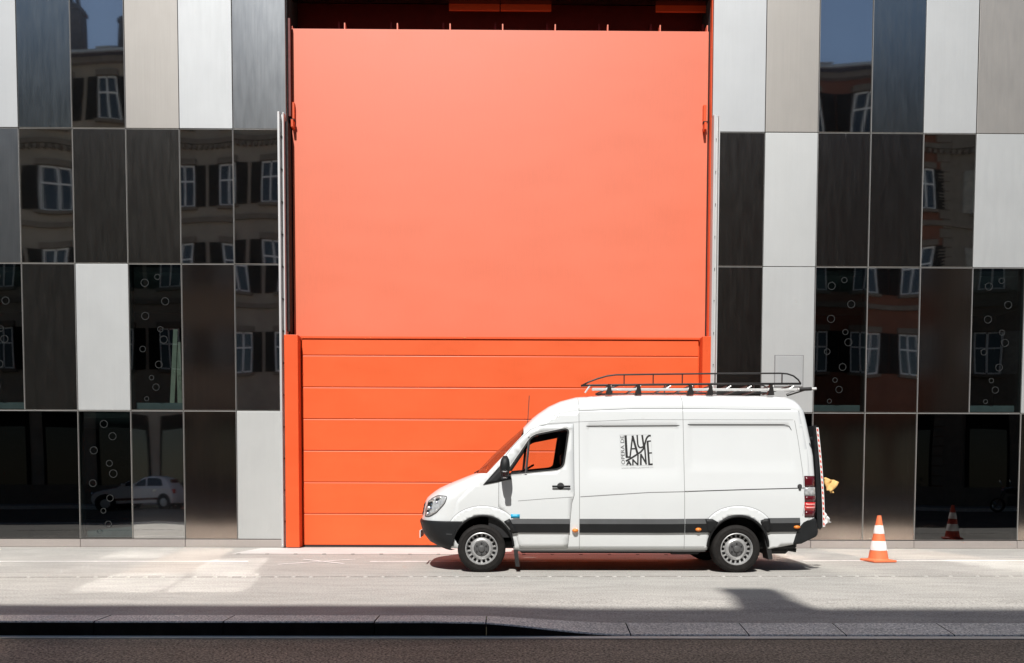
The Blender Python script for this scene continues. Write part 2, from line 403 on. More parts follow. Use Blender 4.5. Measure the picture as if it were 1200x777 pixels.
# ================================================================== METAL-CLAD BUILDING
B = empty('clad_building', (0, 0, 0))
tag(B, 'building clad in mirror, satin and white metal panels around a tall orange loading door', 'building')
ZR = [0.155, 2.604, 5.36, 7.86, 10.36, 12.86]
G = 0.013
pcache = {}
def flat_panel(w_, h, m, x, z):
    k = (round(w_, 3), round(h, 3), m)
    if k not in pcache:
        mb = MB().box(-w_/2+0.006, w_/2-0.006, 0, 0.05, 0.006, h-0.006, 0.006, 2)
        o = mb.build('wall_panel', m, B); pcache[k] = o
    else:
        o = bpy.data.objects.new('wall_panel', pcache[k].data); C.objects.link(o); o.parent = B
    o.location = (x, random.uniform(-0.006, 0.006), z); o.rotation_euler = (random.uniform(-.0025, .0025), random.uniform(-.0012, .0012), random.uniform(-.006, .006))
    return o
def warped_panel(w_, h, m, x, z, sag, seed):
    """thin polished sheet, slightly oil-canned: reflections bend as on real sheet metal"""
    rnd = random.Random(seed); nx, nz = 14, 28
    ph = [rnd.uniform(0, 6.28) for _ in range(6)]; am = [rnd.uniform(0.4, 1.0) for _ in range(3)]
    sgn = rnd.choice((1, 1, -1))
    v = []
    for j in range(nz+1):
        for i in range(nx+1):
            a = i/nx; b = j/nz
            e = math.sin(math.pi*a)*math.sin(math.pi*b)
            d = sgn*sag*e + 0.35*sag*am[0]*math.sin(3.1*a+ph[0])*math.sin(4.5*b+ph[1]) + 0.06*sag*am[1]*math.sin(5*a+ph[2])*math.cos(8*b+ph[3])
            v.append((-w_/2+G+(w_-2*G)*a, -d, G+(h-2*G)*b))
    n = nx+1
    f = [(j*n+i, j*n+i+1, (j+1)*n+i+1, (j+1)*n+i) for j in range(nz) for i in range(nx)]
    rim = [i for i in range(n)]+[j*n+nx for j in range(1, nz+1)]+[nz*n+i for i in range(nx-1, -1, -1)]+[j*n for j in range(nz-1, 0, -1)]
    base = len(v); nr_ = len(rim); ch = 0.008
    def outw(p): return (p[0]+(ch if abs(p[0]-(w_/2-G)) < 1e-4 else (-ch if abs(p[0]+(w_/2-G)) < 1e-4 else 0)), p[1]+ch*1.1, p[2]+(ch if abs(p[2]-(h-G)) < 1e-4 else (-ch if abs(p[2]-G) < 1e-4 else 0)))
    v += [v[i] for i in rim]; v += [outw(v[i]) for i in rim]; v += [(outw(v[i])[0], 0.05, outw(v[i])[2]) for i in rim]
    rf = [(base+a*nr_+i, base+(a+1)*nr_+i, base+(a+1)*nr_+(i+1)%nr_, base+a*nr_+(i+1)%nr_) for a in (0, 1) for i in range(nr_)]
    me = bpy.data.meshes.new('wall_panel'); me.from_pydata(v, [], f+rf); me.update()
    o = link('wall_panel', me, m, B, (x, 0, z))
    o.data.materials.append(MATS['edge_steel'])
    sm = [True]*len(f)+[False]*len(rf); o.data.polygons.foreach_set('use_smooth', sm)
    o.data.polygons.foreach_set('material_index', [0]*len(f)+[1]*len(rf)); o.data.update()
    return o
RINGS3 = [(.31,.13,20),(.55,.09,15),(.69,.255,20),(.31,.355,20),(.59,.445,15),(.65,.515,20),(.25,.58,16),(.55,.685,19),(.41,.775,13),(.49,.84,18),(.31,.92,12)]
RINGS4 = [(.49,.105,20),(.65,.20,20),(.29,.31,20),(.58,.41,17),(.65,.49,21),(.26,.565,19),(.58,.68,18),(.45,.78,14),(.54,.885,18),(.37,.94,13)]
ringc = {}
def glass_panel(w_, h, x, z, m, rings=None, name='glass_panel'):
    o = warped_panel(w_, h, m, x, z, 0.0012, int(x*31+z*7)); o.name = name
    if rings:
        for a, b, r in rings:
            r_ = r*0.0036
            if r not in ringc:
                ring = MB().lathe([(r_, 0.0), (r_, -0.008), (r_-0.007, -0.008), (r_-0.007, 0.0)], 24, 'Y').build('ring', 'ring_metal', o)
                ringc[r] = ring.data
            else:
                ring = bpy.data.objects.new('ring', ringc[r]); C.objects.link(ring); ring.parent = o
            ring.location = (-w_/2+a*w_, -0.004, h*(1-b))
    return o
# W white, B beige, G grey satin, D dark satin, N brown satin, M mirror, R ring glass, K black glass
cols_l = list(range(-12, -4)); cols_r = list(range(4, 12))
GRID = {
 4: {'L': 'BSW'+'SMBWG',  'R': 'WBMSW'+'BMS'},
 3: {'L': 'DWG'+'MDDMM',  'R': 'DWDDM'+'WDG'},
 2: {'L': 'WDR'+'DWRNM',  'R': 'DWRMN'+'RWD'},
 1: {'L': 'NNK'+'kRMNW',  'R': 'NKNNK'+'kNW'},
 5: {'L': 'DGNDDNGD',     'R': 'DGDNDGDN'},
}
MM = dict(S='satin_blue', W='blasted_white', B='blasted_beige', G='satin_grey', D='satin_dark', N='satin_brown')
for r in (1, 2, 3, 4, 5):
    z0, z1 = ZR[r-1], ZR[r] if r < 5 else 12.86
    if r == 5: z0, z1 = 10.36, 12.86
    else: z0, z1 = {1: (ZR[0], ZR[1]), 2: (ZR[1], ZR[2]), 3: (ZR[2], ZR[3]), 4: (ZR[3], ZR[4])}[r]
    for side, cols in (('L', cols_l), ('R', cols_r)):
        for k, cx in enumerate(cols):
            ch = GRID[r][side][k]; x = cx+0.5; h = z1-z0; z = z0
            if ch in MM: flat_panel(1.0, h, MM[ch], x, z) if ch in 'WB' else warped_panel(1.0, h, MM[ch], x, z, 0.0022, cx*13+r)
            elif ch == 'M': warped_panel(1.0, h, 'mirror_steel', x, z, 0.0019, cx*19+r*7).rotation_euler = (random.uniform(-.005, .005), 0, random.uniform(-.009, .009))
            elif ch == 'R': glass_panel(1.0, h, x, z, 'facade_glass', RINGS3 if r == 2 else RINGS4)
            elif ch == 'K':
                wd2 = 2.0 if k+1 < 8 and GRID[r][side][k+1] == 'k' else 1.0
                glass_panel(wd2, h, cx+wd2/2, z, 'black_glass')
# small access hatch in the white panel right of the door
h = bx('hatch', 'blasted_white', B, 5.26, 5.79, -0.012, 0.0, 3.10, 3.68, 0.004)
bx('hatch_gap', 'seam_grey', B, 5.245, 5.805, -0.006, 0.003, 3.085, 3.695)
# mullions, transoms, slabs, rooms behind the skin
for X0, X1, sgn in ((-12, -4, -1), (4, 12, 1)):
    for x in range(X0, X1+1):
        if abs(x) == 4: continue
        bx('mullion', 'mullion', B, x-0.03, x+0.03, 0.052, 0.16, 0.0, 12.9)
    for z in ZR:
        bx('transom', 'mullion', B, X0, X1, 0.055, 0.15, z-0.03, z+0.03)
    for z in (0.0, 2.604, 5.36, 7.86, 10.36):
        bx('floor_slab', 'room_floor', B, X0, X1, 0.165, 4.0, z-0.12, z+0.16 if z > 0 else 0.30)
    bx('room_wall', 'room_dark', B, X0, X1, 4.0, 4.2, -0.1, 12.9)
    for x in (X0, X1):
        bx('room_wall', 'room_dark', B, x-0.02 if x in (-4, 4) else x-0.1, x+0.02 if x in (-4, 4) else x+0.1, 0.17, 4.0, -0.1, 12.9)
bx('roof_slab', 'room_dark', B, -12, 12, 0.0, 4.2, 12.92, 13.3)
# steel plinth with joints
for x in list(range(-12, -4, 2)): bx('plinth_panel', 'plinth_steel', B, x+0.004, x+1.996, -0.012, 0.05, 0.004, 0.146, 0.004)
for x in (4, 6, 8, 10): bx('plinth_panel', 'plinth_steel', B, x+0.08 if x == 4 else x+0.004, x+1.996, -0.012, 0.05, 0.004, 0.146, 0.004)
# pale boards leaning inside one of the ring-glass windows
for k, (dx, lean, hh) in enumerate(((-6.44, 0.02, 1.5), (-6.30, -0.05, 1.25), (-6.22, 0.03, 1.55))):
    bd = MB().box(-0.045, 0.045, -0.01, 0.01, 0, hh, 0.003).build('board', 'pale_board', None, (dx, 0.55+0.03*k, 2.765))
    bd.rotation_euler = (-0.10, lean, 0)
    tag(bd, ('tall pale board standing apart from the other two behind the ring-patterned glass', 'short pale board leaning between two taller ones behind the ring-patterned glass', 'tallest pale board leaning behind the ring-patterned glass beside a short one')[k], 'board', 'boards leaning inside the window')
# opening: recess
bx('recess_wall', 'dark_red', B, -4.0, 4.0, 2.0, 2.2, 0, 12.9)
bx('recess_back', 'dark_red', B, -3.975, 3.975, 0.80, 0.85, 9.0, 10.62)
bx('recess_jamb', 'recess_black', B, -4.0, -3.985, 0.06, 2.0, 0, 12.9)
bx('recess_jamb', 'orange_trim', B, 3.983, 4.0, 0.052, 2.0, 0, 12.9)
bx('recess_ceiling', 'recess_black', B, -3.98, 3.98, 0.55, 2.0, 10.9, 11.1)
bx('header_panel', 'satin_dark', B, -4.0, 4.0, 0.0, 0.5, 10.46, 12.86, 0.006)
bx('jamb_edge', 'dark_red', B, -4.0, -3.94, 0.10, 0.16, 8.15, 9.95)
for x in (-1, 0, 3): bx('header_box', 'orange_trim', B, x+0.012, x+0.988, 0.53, 0.57, 10.36, 10.9, 0.004)
# upper orange panel: one huge leaf, made of sheets with hairline joints
up = MB().box(-3.955, 3.975, 0.25, 0.42, 4.0, 9.84, 0.006, 2).build('lifting_panel', 'orange_panel', B)
tag(up, 'large smooth salmon-orange upper leaf of the loading door')
for i in range(9):
    x = min(3.95, -3.95+i*1.0)
    bx('fin', 'orange_panel', up, x-0.011, x+0.011, 0.27, 0.43, 9.84, 9.965 if i else 9.9)
for i in range(8):
    bx('clip', 'dark_red', up, -3.0+i*1.0-0.11, -3.0+i*1.0-0.075, 0.44, 0.47, 9.8, 10.08)
# guide rails
for s, x0, x1 in ((-1, -4.125, -4.015), (1, 3.990, 4.115)):
    rl = MB().box(x0, x0+0.042, -0.16, 0.0, 0.02, 8.12, 0.004).box(x1-0.022, x1, -0.13, 0.0, 0.02, 8.12, 0.003).box(x0+0.042, x1-0.022, -0.05, -0.012, 0.02, 8.11).build('guide_rail', 'rail_steel', B)
    for k in range(13):
        MB().lathe([(0.0, -0.075), (0.016, -0.073), (0.018, -0.05), (0.018, -0.045)], 8, 'Y', ((x0+x1)/2, 0, 0.5+k*0.6)).build('bolt', 'seam_dark', rl)
    if s < 0: bx('rail_cover', 'recess_black', B, -4.01, -3.965, -0.02, 0.2, 4.1, 8.0)
    # hinge bracket on the leaf
    xb = -3.92 if s < 0 else 3.90
    bk = MB().box(xb-0.028, xb+0.028, 0.17, 0.25, 8.12, 8.44, 0.006).box(xb-0.022, xb+0.022, 0.10, 0.25, 7.95, 8.09, 0.006).build('bracket', 'orange_trim', up)
    MB().box(xb-0.04, xb+0.04, 0.12, 0.18, 8.085, 8.112).build('bracket_pin', 'recess_black', bk)
# lower sectional door with pilasters
door = MB().box(-3.79, 3.86, 0.14, 0.22, 0.03, 4.0).build('sectional_door', 'orange_trim', B)
tag(door, 'bright orange sectional door made of wide horizontal boards')
zs = [0.035, 0.645, 1.25, 1.855, 2.46, 3.065, 3.67, 3.98]
for a, b in zip(zs[:-1], zs[1:]):
    g = 0.004
    bx('door_section', 'orange_door', door, -3.765, 3.815, 0.08+random.uniform(0, .003), 0.138, a+g, b-g, 0.013, 2)
bx('bottom_seal', 'rubber', door, -3.765, 3.815, 0.09, 0.13, 0.0045, 0.04)
bx('pilaster', 'orange_trim', B, -4.04, -3.785, -0.15, 0.10, 0.015, 4.02, 0.006, 2)
bx('pilaster', 'orange_trim', B, 3.835, 4.035, -0.15, 0.10, 0.015, 4.02, 0.006, 2)
bx('door_head', 'orange_trim', B, -3.785, 3.835, 0.06, 0.235, 3.985, 4.03, 0.005)
# ================================================================== VAN
VAN = empty('delivery_van', (-0.218, -2.925, 0)); 
tag(VAN, 'white high-roof delivery van with black roof rack and opera logo, parked at the orange door', 'van')
HW = [(0.28,.940),(0.34,.955),(0.56,.978),(0.80,.990),(1.05,.992),(1.20,.984),(1.35,.968),(1.6,.940),(2.0,.895),(2.15,.878),(2.36,.850),(2.6,.80)]
XF = [(0.28,-.52),(0.34,-.66),(0.41,-.79),(0.53,-.885),(0.70,-.935),(0.76,-.925),(0.84,-.905),(0.93,-.89),(1.01,-.870),(1.06,-.84),(1.10,-.795),(1.15,-.73),(1.20,-.655),(1.27,-.505),(1.33,-.355),(1.38,-.23),(1.42,-.12)]
LN = [(0.28,.42),(0.7,.50),(1.1,.52),(1.25,.45),(1.42,.20)]
def hw(z):
    t = HW
    if z <= t[0][0]: return t[0][1]
    if z >= t[-1][0]: return t[-1][1]
    for i in range(len(t)-1):
        if z <= t[i+1][0]: break
    def slope(k):
        a, b = max(0, k-1), min(len(t)-1, k+1); return (t[b][1]-t[a][1])/(t[b][0]-t[a][0])
    h = t[i+1][0]-t[i][0]; u = (z-t[i][0])/h; m0, m1 = slope(i)*h, slope(i+1)*h
    return (2*u**3-3*u*u+1)*t[i][1]+(u**3-2*u*u+u)*m0+(-2*u**3+3*u*u)*t[i+1][1]+(u**3-u*u)*m1
def side_y(x, z):
    wv = hw(z)
    if z < 1.42:
        u = (x-interp(XF, z))/interp(LN, z)
        if u < 1: wv *= max(0.0, 1-(1-max(0, u))**2.3)**0.36
    # rear corner
    xr = interp(XR, z)
    d = x-(xr-0.10)
    if d > 0: wv -= 0.10-math.sqrt(max(0, 0.01-d*d))
    return wv
XR = [(0.3,4.74),(0.5,4.79),(0.78,4.80),(1.0,4.815),(1.38,4.80),(1.68,4.785),(2.0,4.735),(2.16,4.70),(2.36,4.66)]
def inpoly(p, poly):
    x, y = p; c = False; n = len(poly); j = n-1
    for i in range(n):
        xi, yi = poly[i]; xj, yj = poly[j]
        if (yi > y) != (yj > y) and x < (xj-xi)*(y-yi)/(yj-yi)+xi: c = not c
        j = i
    return c
def resample(poly, step, closed=True):
    out = []; n = len(poly)
    for i in range(n if closed else n-1):
        a = Vector(poly[i]); b = Vector(poly[(i+1)%n]); k = max(1, int(math.ceil((b-a).length/step)))
        for t in range(k): out.append(tuple(a+(b-a)*t/k))
    if not closed: out.append(tuple(poly[-1]))
    return out
def rounded(poly, r, seg=4):
    """round the corners of a polygon; r number or list"""
    out = []; n = len(poly)
    for i in range(n):
        p = Vector(poly[i]); a = Vector(poly[i-1]); b = Vector(poly[(i+1)%n]); rr = r[i] if isinstance(r, (list, tuple)) else r
        if rr <= 0: out.append(tuple(p)); continue
        da = (a-p); db = (b-p); ra = min(rr, da.length*.45); rb = min(rr, db.length*.45)
        s = p+da.normalized()*ra; e = p+db.normalized()*rb
        for k in range(seg+1):
            t = k/seg; out.append(tuple(s*(1-t)**2+p*2*t*(1-t)+e*t*t))
    return out
def cdt_patch(outer, holes=(), loops=(), step=0.08):
    outer = resample(outer, step); holes = [resample(h_, step) for h_ in holes]; loops = [resample(h_, step) for h_ in loops]
    pts = []; edges = []
    for lp in [outer]+holes+loops:
        b = len(pts); pts += [Vector(p) for p in lp]; edges += [(b+i, b+(i+1)%len(lp)) for i in range(len(lp))]
    bnd = list(pts); x0 = min(p.x for p in bnd); x1 = max(p.x for p in bnd); z0 = min(p.y for p in bnd); z1 = max(p.y for p in bnd)
    nx = int((x1-x0)/step); nz = int((z1-z0)/step)
    for i in range(1, nx+1):
        for j in range(1, nz+1):
            p = (x0+i*step, z0+j*step)
            if inpoly(p, outer) and not any(inpoly(p, h_) for h_ in holes) and min((q.x-p[0])**2+(q.y-p[1])**2 for q in bnd) > (0.4*step)**2:
                pts.append(Vector(p))
    v, e, f, *_ = delaunay_2d_cdt(pts, edges, [], 0, 1e-5)
    ff = []
    for t in f:
        c = (sum(v[i].x for i in t)/len(t), sum(v[i].y for i in t)/len(t))
        if inpoly(c, outer) and not any(inpoly(c, h_) for h_ in holes): ff.append(tuple(t))
    return [(p.x, p.y) for p in v], ff
def boundary(ff):
    cnt = {}
    for t in ff:
        for i in range(len(t)):
            a, b = t[i], t[(i+1)%len(t)]; cnt[(a, b)] = 1
    return [(a, b) for (a, b) in cnt if (b, a) not in cnt]
def skin(name, m, parent, outer, holes=(), off=0.003, step=0.08, thick=0.0, side=-1, loops=(), offf=None, smooth=True, surf=None):
    """sheet that follows the van side; off = distance proud of the body, thick = depth of its returned edge"""
    v2, ff = cdt_patch(outer, holes, loops, step)
    surf = surf or side_y
    V = []
    for x, z in v2:
        o_ = off if offf is None else offf(x, z)
        V.append((x, side*(surf(x, z)+o_), z))
    F = list(ff)
    nf = len(F)
    if thick > 0:
        bd = boundary(ff); mp = {}
        for a, b in bd:
            for q in (a, b):
                if q not in mp:
                    mp[q] = len(V); x, y, z = V[q]; V.append((x, y-side*thick, z))
            F.append((b, a, mp[a], mp[b]))
    o = pydata(name, V, F, m, parent)
    bm = bmesh.new(); bm.from_mesh(o.data); bmesh.ops.recalc_face_normals(bm, faces=bm.faces)
    if sum(f_.normal.y*f_.calc_area() for f_ in list(bm.faces)[:nf]) * side < 0: bmesh.ops.reverse_faces(bm, faces=bm.faces)
    bm.to_mesh(o.data); bm.free()
    o.data.polygons.foreach_set('use_smooth', [smooth]*nf+[False]*(len(o.data.polygons)-nf)); o.data.update()
    return o
def ribbon2(pts, wd, closed=False):
    """2D stroke outline -> quads (x,z)"""
    P = [Vector(p) for p in pts]; n = len(P); v = []; f = []
    for i in range(n):
        a = P[i-1] if (i or closed) else P[i]; b = P[(i+1)%n] if (i < n-1 or closed) else P[i]
        d = (b-a); d = d.normalized() if d.length else Vector((1, 0)); nr = Vector((-d.y, d.x))*wd/2
        v += [P[i]+nr, P[i]-nr]
    for i in range(n if closed else n-1):
        j = (i+1)%n; f.append((2*i, 2*i+1, 2*j+1, 2*j))
    return v, f
def seam(name, m, parent, pts, wd=0.007, off=0.0016, closed=False, side=-1, step=0.06, surf=None):
    pts = resample(pts, step, closed); v, f = ribbon2(pts, wd, closed); surf = surf or side_y
    return pydata(name, [(p.x, side*(surf(p.x, p.y)+off), p.y) for p in v], f, m, parent)
def arc(cx, cz, rx, rz, a0, a1, n=20):
    return [(cx+rx*math.cos(math.radians(a0+(a1-a0)*i/n)), cz+rz*math.sin(math.radians(a0+(a1-a0)*i/n))) for i in range(n+1)]
RW = 3.66                      # rear axle
AF = arc(0.02, 0.36, 0.435, 0.452, 180, 0); AR = arc(RW+0.02, 0.36, 0.435, 0.462, 180, 0)
WIN = rounded([(0.345,1.405),(0.725,1.965),(1.205,2.062),(1.245,2.035),(1.172,1.53),(1.09,1.478)], [0.02,.10,.03,.04,.07,.05], 5)
zr = [0.34,.41,.47,.53,.6,.66,.7,.73,.76,.80,.84,.88,.93,.97,1.01,1.04,1.06,1.08,1.1,1.125,1.15,1.175,1.2,1.235,1.27,1.3,1.33,1.355,1.38,1.40,1.42]
front_edge = [(interp(XF, z)+interp(LN, z)-0.004, z) for z in zr]
SHO = [(0.60,1.985),(0.70,2.075),(0.82,2.155),(0.98,2.225),(1.15,2.28),(1.40,2.325),(2.2,2.362),(3.0,2.366),(4.0,2.362),(4.45,2.352),(4.56,2.33)]
rear_edge = [(interp(XR, z)-0.10, z) for z in (2.25,2.1,1.9,1.68,1.38,1.1,.9,.78,.62)]+[(4.55,.43),(4.46,.405)]
outline = front_edge+[(0.085,1.43),(0.30,1.66)]+SHO+rear_edge+[(RW+0.455,0.34)]+AR[::-1]+[(RW-0.42,0.325),(0.465,0.325)]+AF[::-1]
REC1 = rounded([(1.485,1.33),(1.485,2.105),(2.845,2.118),(2.845,1.34)], .05); REC2 = rounded([(2.95,1.437),(2.95,2.130),(4.44,2.135),(4.53,1.437)], [.05,.05,.12,.05])
def inset(poly, d):
    c = Vector((sum(p[0] for p in poly)/len(poly), sum(p[1] for p in poly)/len(poly))); out = []
    n = len(poly)
    for i in range(n):
        a = Vector(poly[i-1]); b = Vector(poly[(i+1)%n]); t = (b-a).normalized(); nr = Vector((-t.y, t.x))
        p = Vector(poly[i])
        if (c-p).dot(nr) < 0: nr = -nr
        out.append(tuple(p+nr*d))
    return out
IN1, IN2 = inset(REC1, .016), inset(REC2, .016)
def body_off(x, z):
    for x0, x1, zb, zt in ((1.485, 2.845, 1.335, 2.104+0.0095*(x-1.485)), (2.95, 4.53-0.13*(z-1.437), 1.437, 2.130+0.0033*(x-2.95))):
        k = min((x-x0)/0.05, (x1-x)/0.05, (z-zb)/0.16, (zt-z)/0.014)
        if k > 0: return -0.010*min(1, k)
    return 0.0
body = skin('body', 'van_white', VAN, outline, [WIN], 0, 0.06, 0.02, -1, [[(1.485,1.335),(1.485,2.104),(2.845,2.117),(2.845,1.335)],[(1.535,1.495),(1.535,2.0905),(2.795,2.1025),(2.795,1.495)],[(2.95,1.437),(2.95,2.130),(4.44,2.135),(4.53,1.437)],[(3.0,1.597),(3.0,2.1162),(4.39,2.1207),(4.459,1.597)]], body_off)
skin('body_side', 'van_white', VAN, outline, [WIN], 0, 0.11, 0.02, 1)
# nose (hood, wings, front face) and roof
def grid_mesh(name, m, parent, rows, smooth=True):
    n = len(rows[0]); v = [p for r_ in rows for p in r_]
    f = [(j*n+i, j*n+i+1, (j+1)*n+i+1, (j+1)*n+i) for j in range(len(rows)-1) for i in range(n-1)]
    o = pydata(name, v, f, m, parent, smooth=smooth)
    return o
us = [1, .9, .8, .68, .56, .44, .33, .24, .16, .10, .05, .02, 0]
def nose_row(z, off=0.0):
    r_ = []
    x0, L = interp(XF, z), interp(LN, z); W_ = hw(z)
    for u in us: r_.append((x0+L*u-off, -(W_+off)*max(0, 1-(1-u)**2.3)**0.36, z))
    return r_+[(p[0], -p[1], p[2]) for p in r_[-2::-1]]
zr = [0.34,.41,.47,.53,.6,.66,.7,.73,.76,.80,.84,.88,.93,.97,1.01,1.04,1.06,1.08,1.1,1.125,1.15,1.175,1.2,1.235,1.27,1.3,1.33,1.355,1.38,1.40,1.42]
grid_mesh('bonnet', 'van_white', VAN, [nose_row(z) for z in zr])
def grille_row(z, hwid=0.46):
    x0, L = interp(XF, z), interp(LN, z); W_ = hw(z); r_ = []
    for k in range(13):
        y = -hwid+2*hwid*k/12; q = 1-(abs(y)/W_)**(1/0.36); u = 1-max(0, q)**(1/2.3)
        r_.append((x0+L*u-0.008, y, z))
    return r_
gr = grid_mesh('grille', 'trim_dark', VAN, [grille_row(z) for z in (.79,.83,.87,.91,.95,.985)])
for z in (.82,.875,.93): grid_mesh('grille_bar', 'bumper_black', gr, [[(x-.006, y, zz) for x, y, zz in grille_row(q)] for q in (z, z+.022)])
ROOF = [(0.60,2.10),(0.66,2.165),(0.74,2.245),(0.82,2.310),(0.98,2.420),(1.15,2.498),(1.38,2.560),(1.8,2.596),(2.2,2.610),(3.0,2.609),(3.9,2.600),(4.45,2.586),(4.55,2.548),(4.61,2.49),(4.655,2.43),(4.69,2.34)]
ts = [0, .15, .3, .45, .58, .7, .8, .88, .94, .98, 1]
def roof_row(x):
    zt = interp(ROOF, x); zs_ = min(interp(SHO, x), zt-0.02)
    if x > 4.56: zs_ = 2.33-(x-4.56)*0.2
    wv = side_y(min(x, 4.56), zs_)
    if x > 4.56: wv -= 0.12*((x-4.56)/0.13)**2
    r_ = [(x, -wv*max(0, 1-t**2.0)**0.24, zs_+(zt-zs_)*t) for t in ts]
    return r_+[(p[0], -p[1], p[2]) for p in r_[-2::-1]]
rx = [0.60,.66,.70,.74,.78,.82,.9,.98,1.06,1.15,1.26,1.38,1.6,1.8,2.2,2.6,3,3.5,4,4.3,4.45,4.51,4.55,4.58,4.61,4.635,4.655,4.675,4.69]
grid_mesh('roof', 'van_white', VAN, [roof_row(x) for x in rx])
# rear face
rows = []
for z in (.5,.62,.78,.9,1.1,1.38,1.68,1.9,2.1,2.25,2.345):
    xr = interp(XR, z); r_ = []
    for k in range(6):
        a = math.radians(90*k/5); r_.append((xr-0.10+0.10*math.sin(a), -(hw(z)-0.10+0.10*math.cos(a)), z))
    rows.append(r_+[(p[0], -p[1], p[2]) for p in r_[::-1]])
grid_mesh('rear_door', 'van_white', VAN, rows)
# floor pan, bulkhead, headliner, trims, wheel wells
MB().box(-0.45, 4.6, -0.80, 0.80, 0.33, 0.46, 0.03).box(0.55, 3.15, -0.70, 0.70, 0.25, 0.34, 0.03).build('floor_pan', 'trim_dark', VAN)  # lower box added to block the door's orange bounce under the van
bx('exhaust_box', 'trim_dark', VAN, 2.75, 3.2, -0.75, -0.35, 0.24, 0.4, 0.03)
MB().tube([(4.0,-0.55,0.36),(4.35,-0.62,0.34),(4.62,-0.70,0.30)], 0.03).build('tow_hook', 'trim_dark', VAN)
bx('spare_carrier', 'trim_dark', VAN, 4.1, 4.5, -0.75, 0.5, 0.25, 0.4, 0.04)
pydata('bulkhead', [(1.35, s*(hw(z)-.05), z) for s in (-1, 1) for z in (.45,.8,1.2,1.6,2.0,2.22)], [(0,1,2,3,4,5,11,10,9,8,7,6)], 'trim_dark', VAN)
bx('headliner', 'trim_dark', VAN, 0.78, 1.36, -0.84, 0.84, 2.10, 2.13)
TRIM = [(0.10,0.5),(0.10,1.42),(0.32,1.68),(0.60,1.98),(0.80,2.13),(1.34,2.20),(1.34,.5)]
WIN_S = inset(WIN, 0.012)
skin('door_trim', 'trim_dark', VAN, TRIM, [WIN_S], -0.035, 0.12, 0, -1); skin('door_trim', 'trim_dark', VAN, TRIM, [inset(WIN, .05)], -0.035, 0.12, 0, 1)
bx('sun_visor', 'trim_dark', VAN, 0.66, 0.86, -0.75, 0.75, 2.02, 2.04).rotation_euler = (0, 0, 0)
for ax in (0.02, RW+0.02):
    for s in (-1, 1):
        mb = MB(); n = 20; r0 = 0.465
        a_ = [(ax+r0*math.cos(math.pi*k/n), 0.36+r0*math.sin(math.pi*k/n)) for k in range(n+1)]
        v = [(x, s*0.955, z) for x, z in a_]+[(x, s*0.55, z) for x, z in a_]
        f = [(k, k+1, n+2+k, n+1+k) for k in range(n)]+[tuple(range(n+1, 2*n+2))]
        pydata('wheel_well', v, f, 'trim_dark', VAN)
# cladding band, arch flares, bumpers
zb0, zb1, zbm = 0.572, 0.772, 0.700
def band_rise(x): return 0.022*max(0, (x-2.6)/2.0)
def band(x0, x1, clip=None, s=-1):
    for nm, m, a, b, o0, o1 in (('side_cladding', 'cladding_dark', zb0, zbm, .022, .026), ('cladding_lip', 'cladding_top', zbm, zb1, .026, .004)):
        n = max(1, int((x1-x0)/0.12)); v = []; f = []
        for i in range(n+1):
            x = x0+(x1-x0)*i/n; r_ = band_rise(x)
            xa = x; 
            for z, of in ((a+r_, 0.0 if nm == 'side_cladding' else o0), (a+r_+0.002, o0), (b+r_, o1), (b+r_+.001, 0.0)):
                sh = 0
                if i == 0 and clip and clip[0]: sh = clip[0](z)
                if i == n and clip and clip[1]: sh = clip[1](z)
                v.append((xa+sh, s*(side_y(min(xa+sh, 4.6), z)+of), z))
        for i in range(n):
            for k in range(3): f.append((i*4+k, i*4+k+1, i*4+k+5, i*4+k+4))
        f += [(0,1,2,3), (n*4+3, n*4+2, n*4+1, n*4)]
        pydata(nm, v, f, m, VAN)
def slope_back(x, k): return lambda z: (z-0.57)*k
band(0.43, 1.262, (slope_back(0, -0.35), None)); band(1.402, 2.906); band(2.914, 3.31, (None, slope_back(0, -0.1))); band(4.045, 4.56, (slope_back(0, -0.30), None))
for cxa, AA in ((0.02, AF), (RW+0.02, AR)):
    # white pressed arch and the black lip inside it
    top = arc(cxa, 0.60 if cxa < 1 else 0.60, 0.50, 0.352 if cxa < 1 else 0.362, 168, 12, 22)
    inner = arc(cxa, 0.36, 0.445, 0.462 if cxa < 1 else 0.472, 148, 32, 22)
    c0 = (cxa, 0.36)
    flare = top+inner[::-1]
    def foff(x, z, cxa=cxa):
        d = math.hypot(x-cxa, z-0.36); return 0.018-0.013*max(0, min(1, (d-0.46)/0.12))
    skin('arch_flare', 'van_white', VAN, flare, [], 0, 0.04, 0.03, -1, (), foff)
    seam('arch_seam', 'seam_grey', VAN, arc(cxa, 0.60, 0.503, 0.355 if cxa < 1 else 0.365, 165, 15, 30), 0.006, 0.004)
    lip_o = arc(cxa, 0.36, 0.47, 0.487, 166, 14, 26); lip_i = arc(cxa, 0.36, 0.432, 0.450, 176, 4, 26)
    if cxa < 1: wedge = [(-0.53, .735), (-0.36, .735), (-0.30,.70)]
    skin('arch_lip', 'cladding_dark', VAN, arc(cxa, .36, .452, .470, 178, 2, 26)+arc(cxa, .36, .425, .440, 2, 178, 26), [], 0.026, 0.04, 0.05)
    # black corner pieces joining lip and cladding
    if cxa > 1:
        skin('arch_corner', 'cladding_dark', VAN, [(3.24,.580),(3.20,.775),(3.30,.776),(3.385,.73),(3.32,.62),(3.28,.575)][::-1], [], 0.0275, 0.05, 0.04)
        skin('arch_corner', 'cladding_dark', VAN, [(3.99,.735),(4.05,.783),(4.12,.787),(4.15,.60),(4.10,.58)][::-1], [], 0.0275, 0.05, 0.04)
    else:
        skin('arch_corner', 'cladding_dark', VAN, [(0.32,.735),(0.40,.775),(0.52,.57),(0.44,.56),(0.40,.64)], [], 0.030, 0.05, 0.04)
